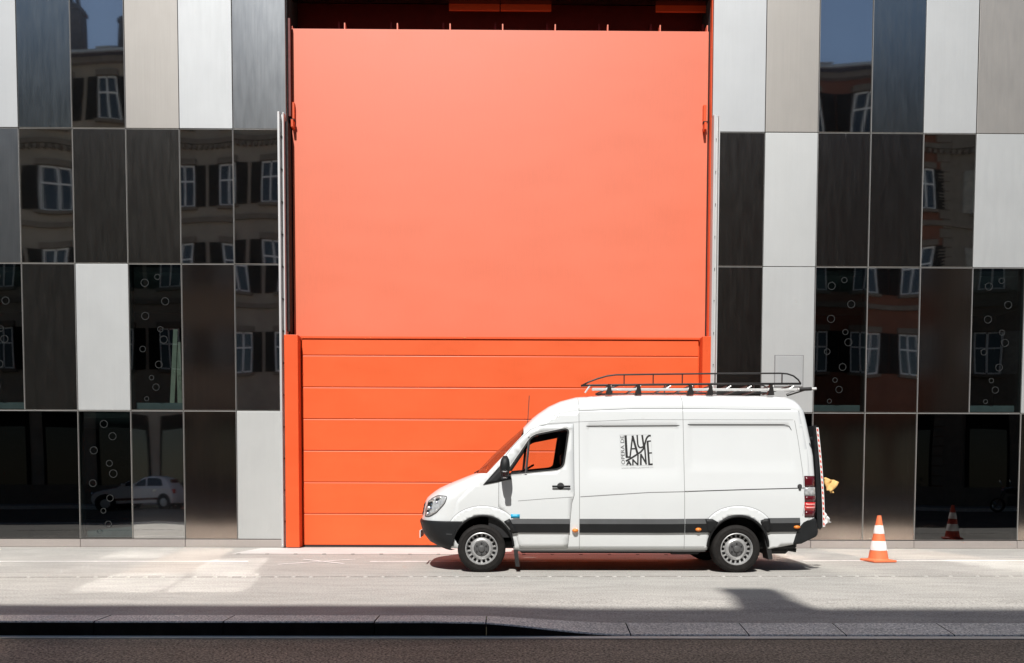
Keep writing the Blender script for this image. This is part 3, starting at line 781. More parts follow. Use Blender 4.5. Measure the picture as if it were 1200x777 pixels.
BUMP = [(-0.90,.735),(-0.36,.722),(-0.30,.712),(-0.385,.62),(-0.43,.50),(-0.435,.355),(-0.46,.30),(-0.54,.30),(-0.70,.37),(-0.84,.47)]
brow = [z for z in zr if z <= .735]+[.738]
def bump_row(z, off):
    r_ = []
    x0, L = interp(XF, z), interp(LN, z); W_ = hw(z)
    xb = interp([(0.30,-.44),(0.36,-.41),(0.5,-.392),(0.62,-.345),(0.70,-.265),(0.74,-.25)], z)
    um = (xb-x0)/L
    for k in range(15):
        u = um*(1-k/14)**1.6; r_.append((x0+L*u-off, -(W_*max(0, 1-(1-min(u, 1))**2.3)**0.36+off), z))
    return r_+[(p[0], -p[1], p[2]) for p in r_[-2::-1]]
rowsb = [[(p[0]+0.06, p[1]*0.97, p[2]) for p in bump_row(.305, 0.0)]]+[bump_row(z, .022 if z < .70 else .022-.10*(z-.70)) for z in [.305,.34,.41,.47,.53,.6,.66,.7,.72,.735]]
rowsb += [[(p[0]+.01, p[1]*0.985, p[2]) for p in bump_row(.737, 0.0)]]
fb = grid_mesh('front_bumper', 'bumper_black', VAN, rowsb)
seam('bumper_groove', 'cladding_top', fb, [(-0.70,.56),(-0.42,.548)], 0.012, 0.026)
seam('bumper_groove', 'cladding_top', fb, [(-0.64,.40),(-0.44,.385)], 0.009, 0.026)
bx('number_plate', 'tape_white', fb, -0.962, -0.950, -0.26, 0.26, 0.44, 0.55)
# rear bumper
rb = MB(); prf = [(4.47,.405),(4.52,.62),(4.60,.745),(4.66,.785),(4.80,.79),(4.835,.60),(4.825,.53),(4.70,.47),(4.60,.42)]
rb.prism(prf, -0.99, 0.99)
rb = rb.build('rear_bumper', 'bumper_black', VAN); bm_ = rb.modifiers.new('bevel', 'BEVEL'); bm_.width = 0.03; bm_.segments = 3
# headlight
HL = rounded([(-0.845,.785),(-0.83,.91),(-0.745,1.045),(-0.64,1.10),(-0.49,1.09),(-0.53,.985),(-0.655,.85),(-0.76,.79)], .03, 3)
hl = skin('headlight', 'lamp_grey', VAN, HL, [], 0.004, 0.04, 0.02)
seam('lamp_surround', 'seam_dark', hl, HL, 0.010, 0.006, True)
for (x, z, r_) in ((-0.72,.97,.075),(-0.62,1.035,.05),(-0.76,.87,.05)):
    yv = -(side_y(x, z)+0.004); nrm = Vector((-0.45,-1,0.15)).normalized()
    q = nrm.to_track_quat('Y', 'Z').to_matrix().to_4x4(); q.translation = Vector((x, yv, z))
    lb = MB().lathe([(r_, 0.006), (r_*0.92, 0.012), (r_*0.85, 0.004), (r_*0.4, -0.002), (0.0, 0.004)], 20, 'Y').build('reflector', 'chrome', hl, smooth=True); lb.matrix_local = q
# windscreen: bowed ahead of the pillars
rows = []
for j in range(11):
    t = j/10; r_ = []
    ex, ez = 0.045+(0.585-0.045)*t, 1.405+(1.99-1.405)*t; cx_, cz_ = -0.125+(0.63+0.125)*t, 1.41+(2.13-1.41)*t
    we = hw(ez)-0.012
    for i in range(17):
        a = -1+2*i/16; b = (1-abs(a)**2.4)
        r_.append((ex+(cx_-ex)*b+0.035*math.sin(math.pi*t)*-b, a*we, ez+(cz_-ez)*b))
    rows.append(r_)
grid_mesh('windscreen', 'windscreen_glass', VAN, rows)
grid_mesh('scuttle', 'trim_dark', VAN, [[(p[0]-0.06, p[1]*.98, p[2]-.03) for p in rows[0]], [(p[0]+.0, p[1]*.98, p[2]-.006) for p in rows[0]]])
MB().tube([(-0.12,-0.5,1.425),(-0.06,-0.2,1.47),(0.05,0.25,1.55)], 0.008).build('wiper', 'rubber', VAN)
# front door: skin with window, seals, glass, handle
DOOR = [(0.245,.94),(0.245,1.36),(0.315,1.63),(0.44,1.80),(0.60,1.955),(0.70,2.045),(0.80,2.09),(0.97,2.118),(1.312,2.137),(1.322,1.11),(1.285,.99),(1.262,.70),(1.235,.352),(0.545,.345),(0.50,.52),(0.40,.78),(0.30,.88)]
dr = skin('front_door', 'van_white', VAN, DOOR, [WIN], 0.004, 0.075, 0.012)
tag(dr, 'driver door with side window, black handle and door mirror')
seam('door_gap', 'seam_dark', dr, [p for p in DOOR[:14]], 0.009, 0.0012)
seam('door_gap', 'seam_grey', dr, [(0.52,1.027),(0.9,1.058),(1.30,1.085)], 0.006, 0.0055)
seam('window_seal', 'rubber', dr, WIN, 0.026, 0.0075, True, step=.03)
seam('window_trim', 'alu', dr, inset(WIN, -0.016), 0.007, 0.009, True, step=.03)
def flat_in(x, z): return side_y(x, z)-0.018
skin('side_glass', 'car_glass', dr, WIN, [], 0, 0.12, 0, -1, surf=flat_in)
skin('side_glass', 'car_glass', VAN, WIN, [], 0, 0.12, 0, 1, surf=flat_in)
seam('window_post', 'rubber', dr, [(0.683,1.945),(0.63,1.40)], 0.034, 0.004); seam('window_post', 'hub_grey', dr, [(0.675,1.94),(0.623,1.40)], 0.012, 0.008)
seam('window_post', 'trim_dark', VAN, [(0.683,1.945),(0.63,1.40)], 0.04, -0.002, side=1)
SAIL = rounded([(0.02,1.255),(0.275,1.545),(0.37,1.43),(0.43,1.335)], [.01,.02,.01,.01], 3)
skin('mirror_sail', 'bumper_black', dr, SAIL, [], 0.010, 0.06, 0.012)
hd = MB().box(1.005, 1.265, -1.022, -1.006, 1.222, 1.250, 0.007, 2).build('door_handle', 'bumper_black', dr)
MB().lathe([(0.0, -0.994), (0.045, -0.996), (0.052, -0.985)], 18, 'Y', (1.128, 0, 1.238)).build('handle_cup', 'seam_dark', dr)
MB().lathe([(0.0, -1.026), (0.011, -1.025), (0.012, -1.01)], 10, 'Y', (1.235, 0, 1.236)).build('lock', 'chrome', dr)
# mirror: arm and tall housing
mrr = MB()
n = 7; rows = []
for j in range(n+1):
    t = j/n; z = 1.335+0.33*t; e = math.sin(math.pi*min(1, max(0.04, t*0.96+0.02)))**0.35
    ring = []
    for k in range(16):
        a = 2*math.pi*k/16; ca, sa = math.cos(a), math.sin(a)
        sx = abs(ca)**0.7*(1 if ca > 0 else -1); sy = abs(sa)**0.55*(1 if sa > 0 else -1)
        ring.append((0.325+0.072*e*sx+0.012*t, -1.155+0.125*e*sy, z))
    rows.append(ring)
v = [p for r_ in rows for p in r_]; f = [(j*16+k, j*16+(k+1)%16, (j+1)*16+(k+1)%16, (j+1)*16+k) for j in range(n) for k in range(16)]+[tuple(range(15, -1, -1)), tuple(n*16+k for k in range(16))]
mo = pydata('mirror_housing', v, f, 'bumper_black', VAN, smooth=True)
MB().tube([(0.32,-0.96,1.39),(0.325,-1.10,1.385)], 0.03, 10).tube([(0.33,-0.95,1.55),(0.33,-1.06,1.55)], 0.02, 8).build('mirror_arm', 'bumper_black', mo)
MB().box(0.286, 0.372, -1.283, -1.272, 1.345, 1.46, 0.02, 2).build('mirror_glass', 'chrome', mo)
mo2 = pydata('mirror_housing', [(x, -y, z) for x, y, z in v], [tuple(reversed(q)) for q in f], 'bumper_black', VAN, smooth=True)
# cab inside
dash = MB().prism([(0.02,1.0),(0.0,1.36),(0.20,1.44),(0.40,1.40),(0.48,1.25),(0.40,0.6)], -0.9, 0.9).build('dashboard', 'trim_dark', VAN)
wh = MB(); q = Matrix.Rotation(math.radians(60), 3, 'Y')
pts = [Vector((0.59, -0.45, 1.45))+q@Vector((0, 0.19*math.cos(a), 0.19*math.sin(a))) for a in [2*math.pi*k/20 for k in range(21)]]
wh.tube(pts, 0.016, 6); wh.tube([(0.40,-0.45,1.30),(0.59,-0.45,1.45)], 0.03, 8); wh.box(0.57, 0.60, -0.62, -0.28, 1.43, 1.46)
wh.build('steering_wheel', 'trim_dark', VAN)
for yy in (-0.5, 0.5):
    st = MB().box(0.75, 1.25, yy-0.24, yy+0.24, 0.75, 0.95, 0.05, 2).build('seat', 'trim_dark', VAN)
    MB().prism([(1.12,.9),(1.22,1.52),(1.30,1.52),(1.30,.9)], yy-0.22, yy+0.22).build('seat_back', 'trim_dark', st)
    bx('headrest', 'trim_dark', st, 1.22, 1.31, yy-0.13, yy+0.13, 1.55, 1.74, 0.03)
# body seams and pressed lines
def roofside(x, z):
    return side_y(x, z)
def shell_y(x, z):
    zs_ = interp(SHO, x); zt = interp(ROOF, x)
    if z <= zs_: return side_y(x, z)
    t = min(0.999, (z-zs_)/(zt-zs_)); return side_y(x, zs_)*(1-t*t)**0.24
seam('body_seam', 'seam_grey', VAN, [(1.392,2.52),(1.395,2.33),(1.397,1.2),(1.403,.335)], 0.007, 0.002, surf=shell_y, step=.03)
seam('body_seam', 'seam_grey', VAN, [(2.888,2.56),(2.89,2.36),(2.90,1.2),(2.910,.345)], 0.007, 0.002, surf=shell_y, step=.03)
seam('body_seam', 'seam_grey', VAN, [(1.40,2.322),(2.2,2.358),(3.0,2.361),(4.45,2.348)], 0.006, 0.003, surf=shell_y)
seam('roof_crease', 'seam_grey', VAN, [(0.74,2.07),(0.95,2.135),(1.36,2.16),(2.2,2.197),(4.48,2.20)], 0.004, 0.002)
seam('slide_rail', 'seam_grey', VAN, [(1.41,1.088),(2.387,1.152),(2.90,1.165)], 0.010, 0.002); seam('slide_rail', 'seam_dark', VAN, [(2.905,1.167),(3.8,1.198),(4.64,1.222)], 0.012, 0.002)
seam('rear_seam', 'seam_grey', VAN, [(4.50,2.19),(4.545,1.9),(4.60,1.45),(4.625,1.0),(4.60,.82)], 0.006, 0.002)
seam('panel_edge_shade', 'seam_dark', VAN, [(1.50,2.103),(2.84,2.116)], 0.006, 0.0015); seam('panel_edge_shade', 'seam_dark', VAN, [(2.96,2.129),(4.34,2.133),(4.42,2.11),(4.452,2.05)], 0.008, 0.0015)  # dark strips paint the shade under the recesses' top edge
seam('sill_edge', 'seam_grey', VAN, [(0.56,.365),(3.20,.372)], 0.006, 0.002)
skin('sill', 'seam_grey', VAN, [(0.47,.30),(0.47,.335),(3.22,.335),(3.22,.30)], [], -0.004, .1, 0.02)
pv = MB().lathe([(0.0, -0.998), (0.028, -0.998), (0.034, -0.985)], 14, 'Y', (4.552, 0, 1.245)).box(4.535, 4.57, -1.0, -0.98, 1.19, 1.25, 0.006).build('hinge', 'seam_dark', VAN)
hg = MB().lathe([(0.0, -0.968), (0.02, -0.966), (0.025, -0.95)], 10, 'Y', (4.72, 0, 1.93)).build('hinge', 'bumper_black', VAN)
# tail lamp: stacked lenses
def lamp(z0, z1, m, nm='lens', parent=None, x0=4.625, x1=4.782, off=0.008):
    return skin(nm, m, parent, [(x0,z0),(x0-0.005,z1),(x1,z1),(x1+0.004,z0)], [], off, 0.05, 0.02)
tl = lamp(.800, 1.395, 'bumper_black', 'tail_lamp', VAN, off=0.004)
for a, b, m in ((1.235,1.39,'tail_red_dark'),(1.11,1.232,'lamp_grey'),(1.02,1.107,'tail_red_dark'),(.895,1.017,'tail_red'),(.806,.892,'tail_red_dark')): lamp(a, b, m, 'lens', tl)
for z in (.93,.975): lamp(z, z+.022, 'tail_pink', 'lens_bar', tl, 4.64, 4.78, .011)
# side markers, sticker
for x0, x1, z0, z1 in ((1.290,1.388,.572,.640),(3.052,3.150,.592,.655),(4.462,4.566,.632,.690)):
    mk = MB().lathe([(0.0, -1.034), (0.7, -1.031), (1.0, -1.012), (1.0, -0.98)], 16, 'Y').build('side_marker', 'amber', VAN, smooth=True)
    mk.scale = ((x1-x0)*.46, 1, (z1-z0)*.44); mk.location = ((x0+x1)/2, 0, (z0+z1)/2)
skin('sticker', 'sticker_blue', VAN, [(0.418,.785),(0.418,.838),(0.545,.836),(0.545,.783)], [], 0.012, .06, 0.006)
# wheels
def wheel(x, z0, ysign):
    R_ = 0.345
    wl = MB().lathe([(0.225,-.09),(0.235,-.115),(0.27,-.122),(0.315,-.118),(0.335,-.10),(R_,-.075),(R_,.09),(0.30,.115),(0.225,.10)], 48, 'Y', closed=True).build('wheel', 'tyre', VAN, auto=40)
    for r_, yk in ((.255,-.1195),(.295,-.1205)):
        MB().lathe([(r_-.003,yk),(r_-.003,yk-.004),(r_+.003,yk-.004),(r_+.003,yk)], 48, 'Y').build('sidewall_ring', 'tyre', wl)
    rim = MB().lathe([(0.228,-.10),(0.232,-.118),(0.222,-.122),(0.214,-.105),(0.207,-.075),(0.207,-.055)], 48, 'Y').lathe([(0.165,-.060),(0.150,-.088),(0.128,-.100),(0.112,-.098),(0.105,-.080)], 48, 'Y').build('rim', 'rim_silver', wl, auto=35)
    ns = 18; mb = MB()
    rr_ = [(.158,-.068),(.164,-.067),(.208,-.060),(.213,-.060)]; av = []
    for k in range(2*ns):
        a = 2*math.pi*(k//2+(0.30 if k % 2 == 0 else 0.70))/ns
        av.append([mb.bm.verts.new((r_*math.cos(a), y_, r_*math.sin(a))) for r_, y_ in rr_])
    for k in range(2*ns):
        p, q = av[k], av[(k+1) % (2*ns)]
        for t in ((0, 1, 2) if k % 2 == 0 else (0, 2)): mb.bm.faces.new((p[t], p[t+1], q[t+1], q[t]))
    mb.build('rim_spokes', 'rim_silver', wl)
    MB().lathe([(0.0,-.02),(0.21,-.02)], 24, 'Y').build('brake_disc', 'trim_dark', wl)
    hub = MB().lathe([(0.112,-.092),(0.100,-.108),(0.075,-.112),(0.05,-.110),(0.045,-.126),(0.03,-.132),(0.0,-.132)], 30, 'Y').build('hub_cap', 'hub_grey', wl, auto=35)
    for k in range(6):
        a = math.pi/2+2*math.pi*k/6
        MB().lathe([(0.012,-.105),(0.012,-.120),(0.0,-.121)], 6, 'Y', (.078*math.cos(a), 0, .078*math.sin(a))).build('wheel_nut', 'trim_dark', wl)
    wl.location = (x, 0.87*ysign, R_-0.003 if True else z0); wl.scale = (1, -ysign, 1)
    return wl
for x in (0.0, RW):
    for s in (-1, 1): wheel(x, .345, s)
for x0, x1, z0 in ((0.445,0.495,.08),(4.07,4.14,.19)):
    for s in (-1, 1):
        MB().prism([(x0-.02,.58),(x1-0.01,.58),(x1+0.055,z0),(x1-0.005,z0)], s*0.95, s*0.70).build('mud_flap', 'rubber', VAN)
# aerial
MB().tube([(0.68,0.0,2.17),(0.705,0.0,2.62)], 0.006, 6).lathe([(0.03,0.0),(0.02,0.04),(0.0,0.05)], 10, 'Z', (0.68,0,2.15)).build('aerial', 'seam_dark', VAN)
# ------- logo: lettering in black film on the side
def lg(zx, zy):
    px = 710+zx/11.95; py = 495+zy/11.95
    return (1.983+(px-727.5)*.01216, 1.992-(py-508)*.01213)
def rec_y(x, z): return side_y(x, z)+body_off(x, z)
logo = empty('logo', (0,0,0)); logo.parent = VAN
def stroke(pts, wd, nm='letter', m='ink'):
    P = [lg(*p) for p in pts]
    return seam(nm, m, logo, P, wd*0.001017, 0.0022+0.0002*stroke.k, surf=rec_y, step=.02)
stroke.k = 0
def letter(strokes):
    """one letter = one mesh of several strokes"""
    V, F = [], []
    for pts, wd in strokes:
        P = resample([lg(*p) for p in pts], .02, False); v, f = ribbon2(P, wd*0.00127); b = len(V); stroke.k = (stroke.k+1) % 5
        V += [(p.x, -(rec_y(p.x, p.y)+0.0022+0.0003*stroke.k), p.y) for p in v]; F += [tuple(i+b for i in q) for q in f]
    pydata('letter', V, F, 'ink', logo)
letter([([(288,178),(303,492)], 27), ([(292,487),(362,482)], 17)])
letter([([(350,482),(388,182)], 17), ([(386,182),(458,445)], 24), ([(368,368),(432,366)], 16)])
letter([([(452,173),(460,300),(468,330),(485,348),(505,350),(528,342),(545,325)], 17), ([(523,173),(545,335)], 20)])
letter([([(645,180),(618,182),(596,200),(580,228),(565,280),(552,335),(535,372),(500,412),(440,452),(370,497),(290,542)], 19)])
letter([([(598,262),(618,592)], 22), ([(590,261),(646,257)], 15), ([(606,428),(660,424)], 15), ([(608,588),(668,584)], 18)])
letter([([(302,600),(330,540)], 14), ([(330,540),(362,600)], 18), ([(314,580),(350,580)], 10)])
letter([([(388,602),(390,512)], 17), ([(386,518),(458,596)], 17), ([(458,598),(462,452)], 17)])
letter([([(500,598),(503,440)], 20), ([(500,440),(578,580)], 18), ([(576,590),(556,325)], 18)])
for a, b in (((205,172),(645,168)),((645,168),(668,590)),((668,600),(222,606)),((222,606),(205,172))): stroke([a, b], 2.2, 'logo_border', 'ink_grey')
def text_mesh(txt, size, m, fn):
    cu = bpy.data.curves.new('lettering', 'FONT'); cu.body = txt; cu.size = size; cu.resolution_u = 2
    to = bpy.data.objects.new('lettering', cu); C.objects.link(to); bpy.context.view_layer.update()
    me = bpy.data.meshes.new_from_object(to.evaluated_get(bpy.context.evaluated_depsgraph_get())); bpy.data.objects.remove(to)
    wx = max(v.co.x for v in me.vertices); wy = max(v.co.y for v in me.vertices)
    for v in me.vertices:
        x, z = fn(v.co.x/wx, v.co.y/wy); v.co = (x, -(rec_y(x, z)+0.0025), z)
    me.update(); o = link('lettering', me, m, logo); return o
def fn1(a, b):
    p = lg(278-14*a, 592-410*a); q = lg(228-14*a, 594-410*a); return (p[0]+(q[0]-p[0])*b, p[1]+(q[1]-p[1])*b)
text_mesh('OPERA DE', 0.1, 'ink', fn1)
def fn2(a, b):
    p = lg(228+445*a, 652-16*a); q = lg(228+445*a, 634-16*a); return (p[0]+(q[0]-p[0])*b, p[1]+(q[1]-p[1])*b)
text_mesh('WWW.OPERA-LAUSANNE.CH', 0.1, 'ink_grey', fn2)
# ------- roof rack
rack = empty('roof_rack', (0,0,0)); rack.parent = VAN
tag(rack, 'black tubular roof rack with aluminium side beam')
for s in (-1, 1):
    y = s*0.66
    MB().tube(([(1.44,y,2.702),(1.6,y,2.708)] if s < 0 else [(1.80,y,2.712)])+[(2.5,y,2.722),(3.5,y,2.735),(4.66,y,2.742)], 0.016, 8).build('lower_rail', 'rack_black', rack, smooth=True)
    MB().tube(([(1.45,y,2.702),(1.55,y,2.755),(1.68,y,2.805),(1.82,y,2.845),(1.95,y,2.862)] if s < 0 else [(1.80,y,2.712),(1.9,y,2.76),(2.05,y,2.82),(2.2,y,2.862)])+[(2.5,y,2.872),(3.5,y,2.886),(4.36,y,2.893),(4.46,y,2.885),(4.55,y,2.855),(4.62,y,2.80),(4.66,y,2.742)], 0.012, 8).build('upper_rail', 'rack_black', rack, smooth=True)
    for x in (2.07,2.495,2.921,3.4,4.382): MB().tube([(x,y,2.715+0.012*(x-2)),(x,y,2.868+.012*(x-2))], 0.009, 6).build('upright', 'rack_black', rack)
    MB().box(1.60,4.66,y-0.022,y+0.022,2.632,2.668,0.006).build('side_beam', 'alu', rack)
    if s < 0: MB().tube([(1.50,y,2.60),(1.57,y,2.70)], 0.014, 6).build('front_strut', 'alu', rack)
    for x in (1.85,2.28,3.04,3.33,4.22):
        MB().prism([(x-.055,2.572),(x-.03,2.655),(x-.02,2.725),(x+.02,2.725),(x+.03,2.66),(x+.045,2.575)], y-0.03, y+0.03).build('foot', 'rack_black', rack)
for x in (1.85,2.28,2.72,3.04,3.33,3.60,3.90,4.22,4.52):
    MB().box(x-0.018,x+0.018,-0.64,0.64,2.700,2.718,0.004).build('crossbar', 'rack_black', rack)
    MB().tube([(x-0.03,-0.665,2.664),(x+0.035,-0.665,2.705)], 0.010, 6).build('clamp', 'alu', rack)
MB().tube([(4.60,-0.70,2.655),(4.87,-0.70,2.667)], 0.019, 10).build('roller_end', 'alu', rack)
MB().tube([(4.62,-0.70,2.655),(4.80,-0.70,2.664)], 0.027, 10).tube([(4.45,-0.68,2.575),(4.70,-0.70,2.655)], 0.022, 8).build('roller_bracket', 'rack_black', rack)
# ------- tail lift folded up behind the doors, hazard tape on its edge, warning flags
lift = MB().prism([(4.775,2.12),(4.81,2.12),(4.925,.66),(4.89,.62),(4.85,.66)], -0.90, 0.90).build('tail_lift', 'bumper_black', VAN)
tag(lift, 'folded black tail lift with red and white striped edge')
A_, B_ = Vector((4.818,-0.905,2.09)), Vector((4.942,-0.905,.66))
tape = MB(); 
def tp(t): return A_.lerp(B_, t)+Vector((0.018*math.sin(math.pi*t), 0, 0))
for k in range(14):
    p, q = tp(k/14), tp((k+1)/14)
    tape.bm.faces.new([tape.bm.verts.new(c) for c in ((p.x-.016,p.y,p.z),(p.x+.018,p.y,p.z),(q.x+.018,q.y,q.z),(q.x-.016,q.y,q.z))])
    tape.bm.faces.new([tape.bm.verts.new(c) for c in ((p.x+.018,p.y,p.z),(p.x+.018,.9,p.z),(q.x+.018,.9,q.z),(q.x+.018,q.y,q.z))])
tape.build('edge_tape', 'tape_white', lift)
for k in range(19):
    t0 = (k+0.15)/19; t1 = (k+0.62)/19; p, q = tp(t0), tp(t1)
    pydata('stripe', [(p.x-.010,p.y-.003,p.z),(p.x+.010,p.y-.003,p.z-.014),(q.x+.010,q.y-.003,q.z-.014),(q.x-.010,q.y-.003,q.z)], [(0,1,2,3)], 'tape_red', lift)
def flag(pts, m, seed):
    rnd = random.Random(seed); n = 7; v = []; 
    p00, p10, p11, p01 = [Vector(p) for p in pts]
    for j in range(n+1):
        for i in range(n+1):
            a, b = i/n, j/n; p = (p00*(1-a)+p10*a)*(1-b)+(p01*(1-a)+p11*a)*b
            v.append(p+Vector((0.010*math.sin(9*b+4*a), 0.035*math.sin(10*a+5*b+seed)*(0.3+a), 0.010*math.sin(11*a+3*b))))
    f = [(j*(n+1)+i, j*(n+1)+i+1, (j+1)*(n+1)+i+1, (j+1)*(n+1)+i) for j in range(n) for i in range(n)]
    o = pydata('warning_flag', v, f, m, lift, smooth=True); md = o.modifiers.new('thick', 'SOLIDIFY'); md.thickness = 0.003
flag([(4.935,-.88,1.37),(5.13,-.92,1.315),(5.05,-.96,1.14),(4.965,-.88,1.20)], 'flag_yellow', 1)
flag([(4.950,-.88,.87),(5.03,-.885,.77),(5.035,-.89,.72),(4.950,-.88,.675)], 'tape_white', 2)

# ================================================================== TRAFFIC CONES
def cone(loc, label, mo, rot=0.15):
    c = empty('traffic_cone', loc); c.rotation_euler = (0, 0, rot)
    tag(c, label, 'cone', 'traffic cones on the pavement')
    r_at = lambda z: 0.155-(0.155-0.032)*(z-0.035)/(0.75-0.035)
    MB().box(-0.200,0.200,-0.200,0.200,0.0,0.035,0.012,2).lathe([(0.175,.034),(0.165,.042),(r_at(.05),.055)], 24, 'Z').build('base', mo, c)
    MB().lathe([(r_at(.04),.04),(r_at(.74),.735),(0.03,.748),(0.02,.75),(0.016,.70)], 32, 'Z').build('body', mo, c, auto=50)
    for a, b in ((.185,.335),(.455,.59)):
        MB().lathe([(r_at(a),a),(r_at(a)+.003,a+.002),(r_at(b)+.003,b-.002),(r_at(b),b)], 32, 'Z').build('reflective_band', 'cone_white', c, auto=50)
    return c
cone((6.2115,-2.36,0.004), 'orange and white striped traffic cone standing behind the van on the sunlit pavement', 'cone_orange')
cone((10.09,-2.40,0.004), 'faded dark red and white traffic cone mirrored in the black glass', 'cone_old', 0.4)

# ================================================================== ACROSS THE STREET (seen in the metal)
def house(name, label, x0, x1, y, eave, wallm, bays, floors, first=3.2, pale=(), seed=1):
    rnd = random.Random(seed); H = empty(name, ((x0+x1)/2, y, 0)); tag(H, label, 'house'); cx = (x0+x1)/2
    X = lambda x: x-cx
    bx('wall', wallm, H, X(x0), X(x1), -11, 0, 0, eave)
    bx('plinth', 'stone_trim', H, X(x0), X(x1), 0.002, 0.10, 0, 0.9)
    bx('cornice', 'stone_trim', H, X(x0), X(x1), 0.002, 0.28, eave-0.75, eave-0.35)
    for z in floors[1:]:
        bx('string_course', 'stone_trim', H, X(x0), X(x1), 0.002, 0.14, z-1.75, z-1.52)
    dz = floors[-1]-1.82
    dn = MB()
    for k in range(int((x1-x0)/0.3)):
        dn.box(X(x0)+k*0.3, X(x0)+k*0.3+0.14, 0.002, 0.22, dz-0.18, dz)
    tag(dn.build('dentils', 'stone_trim', H), kind='stuff')
    rf = MB()
    bm = rf.bm; vv = [bm.verts.new(p) for p in ((X(x0)-.2,.55,eave-.32),(X(x1)+.2,.55,eave-.32),(X(x1)+.2,-5.5,eave+2.6),(X(x0)-.2,-5.5,eave+2.6),(X(x1)+.2,-11.5,eave-.3),(X(x0)-.2,-11.5,eave-.3),
                                                   (X(x0)-.2,.55,eave-.5),(X(x1)+.2,.55,eave-.5),(X(x1)+.2,-11.5,eave-.5),(X(x0)-.2,-11.5,eave-.5))]
    for q in ((0,1,2,3),(3,2,4,5),(0,6,7,1),(6,9,8,7),(5,4,8,9),(0,3,5,9,6),(1,7,8,4,2)): bm.faces.new([vv[i] for i in q])
    roof = rf.build('roof', 'roof_tile', H)
    bx('gutter', 'zinc', roof, X(x0), X(x1), .55, .66, eave-.46, eave-.34)
    for bxx in bays:                                   # dark shopfronts on the ground floor
        sf = bx('shopfront', 'shutter_dark', H, X(bxx)-1.0, X(bxx)+1.0, 0.004, 0.09, 0.35, 4.3, 0.02)
        bx('shop_window', 'window_pane', sf, X(bxx)-0.85, X(bxx)+0.85, 0.09, 0.10, 0.9, 3.6)
    # window prototypes (shared meshes)
    W_, Hh_ = 1.08, 1.95
    fr = MB(); 
    for a in ((-W_/2,-W_/2+.07,0,Hh_),(W_/2-.07,W_/2,0,Hh_),(-.04,.04,0.07,Hh_-.07),): fr.box(a[0],a[1],0.0,0.06,a[2],a[3])
    for z in (0,Hh_-.07,Hh_*.60): fr.box(-W_/2+.071,-.041,0.0,0.055,z,z+.07).box(.041,W_/2-.071,0.0,0.055,z,z+.07)
    me_f = fr.build('window', 'frame_white', H); me_p = bx('pane', 'window_pane', me_f, -W_/2+.02, W_/2-.02, .01, .03, .02, Hh_-.02)
    me_s = bx('sill', 'stone_trim', me_f, -W_/2-.15, W_/2+.15, 0.0, .2, -.16, -.02); me_l = bx('lintel', 'stone_trim', me_f, -W_/2-.12, W_/2+.12, 0.0, .16, Hh_+.04, Hh_+.30)
    sh = MB().box(0,.62,0.01,.06,-.02,Hh_+.02)
    for k in range(12): sh.box(.06,.56,.06,.075,.08+k*.155,.17+k*.155)
    me_h = sh.build('shutter', 'shutter_pale' if pale else 'shutter_dark', me_f)
    first_w = True
    for z in floors:
        for bxx in bays:
            if first_w:
                o = me_f; first_w = False; kids = [me_p, me_s, me_l, me_h]
            else:
                o = bpy.data.objects.new('window', me_f.data); C.objects.link(o); o.parent = H; kids = []
                for src in (me_p, me_s, me_l, me_h):
                    k = bpy.data.objects.new(src.name.split('.')[0], src.data); C.objects.link(k); k.parent = o; kids.append(k)
            o.location = (X(bxx), 0.004, z-Hh_/2); kids[3].location = (-W_/2-.66, 0, 0)
            k = bpy.data.objects.new('shutter', me_h.data); C.objects.link(k); k.parent = o; k.location = (W_/2+.04, 0, 0)
    return H, roof, X
OY = -23.0
hA, rA, XA = house('town_house', 'beige stucco town house with dark shutters across the street', -36.0, 10.6, OY, 21.0, 'stucco_beige', [-26.1+2.62*i for i in range(14)], [7.3, 11.2, 14.9, 18.65], seed=3)
hB, rB, XB = house('town_house', 'red stucco town house with quoins across the street', 10.61, 21.2, OY, 21.0, 'stucco_red', [12.3+2.45*i for i in range(4)], [7.3, 11.2, 14.9, 18.65], seed=4)
hC, rC, XC = house('town_house', 'grey stone town house with pale shutters at the end of the row', 21.21, 40.0, OY, 21.2, 'stone_trim', [23.2+2.6*i for i in range(5)], [7.3, 11.2, 14.9, 18.65], pale=(1,), seed=5)
for k in range(42):
    z = 0.95+k*0.465; wq = 0.75 if k % 2 else 0.55
    bx('quoin', 'stone_trim', hB, XB(21.19)-wq, XB(21.19), 0.004, 0.07, z, z+0.44, 0.015)
def chimney(par, X, x, yy, z0, z1, wdt, dpt, pots=2):
    c = MB().box(X(x)-wdt/2, X(x)+wdt/2, yy-dpt/2, yy+dpt/2, z0, z1, 0.01).box(X(x)-wdt/2-.07, X(x)+wdt/2+.07, yy-dpt/2-.07, yy+dpt/2+.07, z1-.3, z1-.12).build('chimney', 'chimney_stone', par)
    for k in range(pots):
        px_ = X(x)+(k-(pots-1)/2)*0.32
        MB().lathe([(0.12,z1),(0.10,z1+.45),(0.13,z1+.5),(0.0,z1+.5)], 12, 'Z', (px_, yy, 0)).build('chimney_pot', 'roof_tile', par)
    return c
chimney(rA, XA, 0.02, 0.05, 20.7, 22.9, 0.56, 0.5, 0)
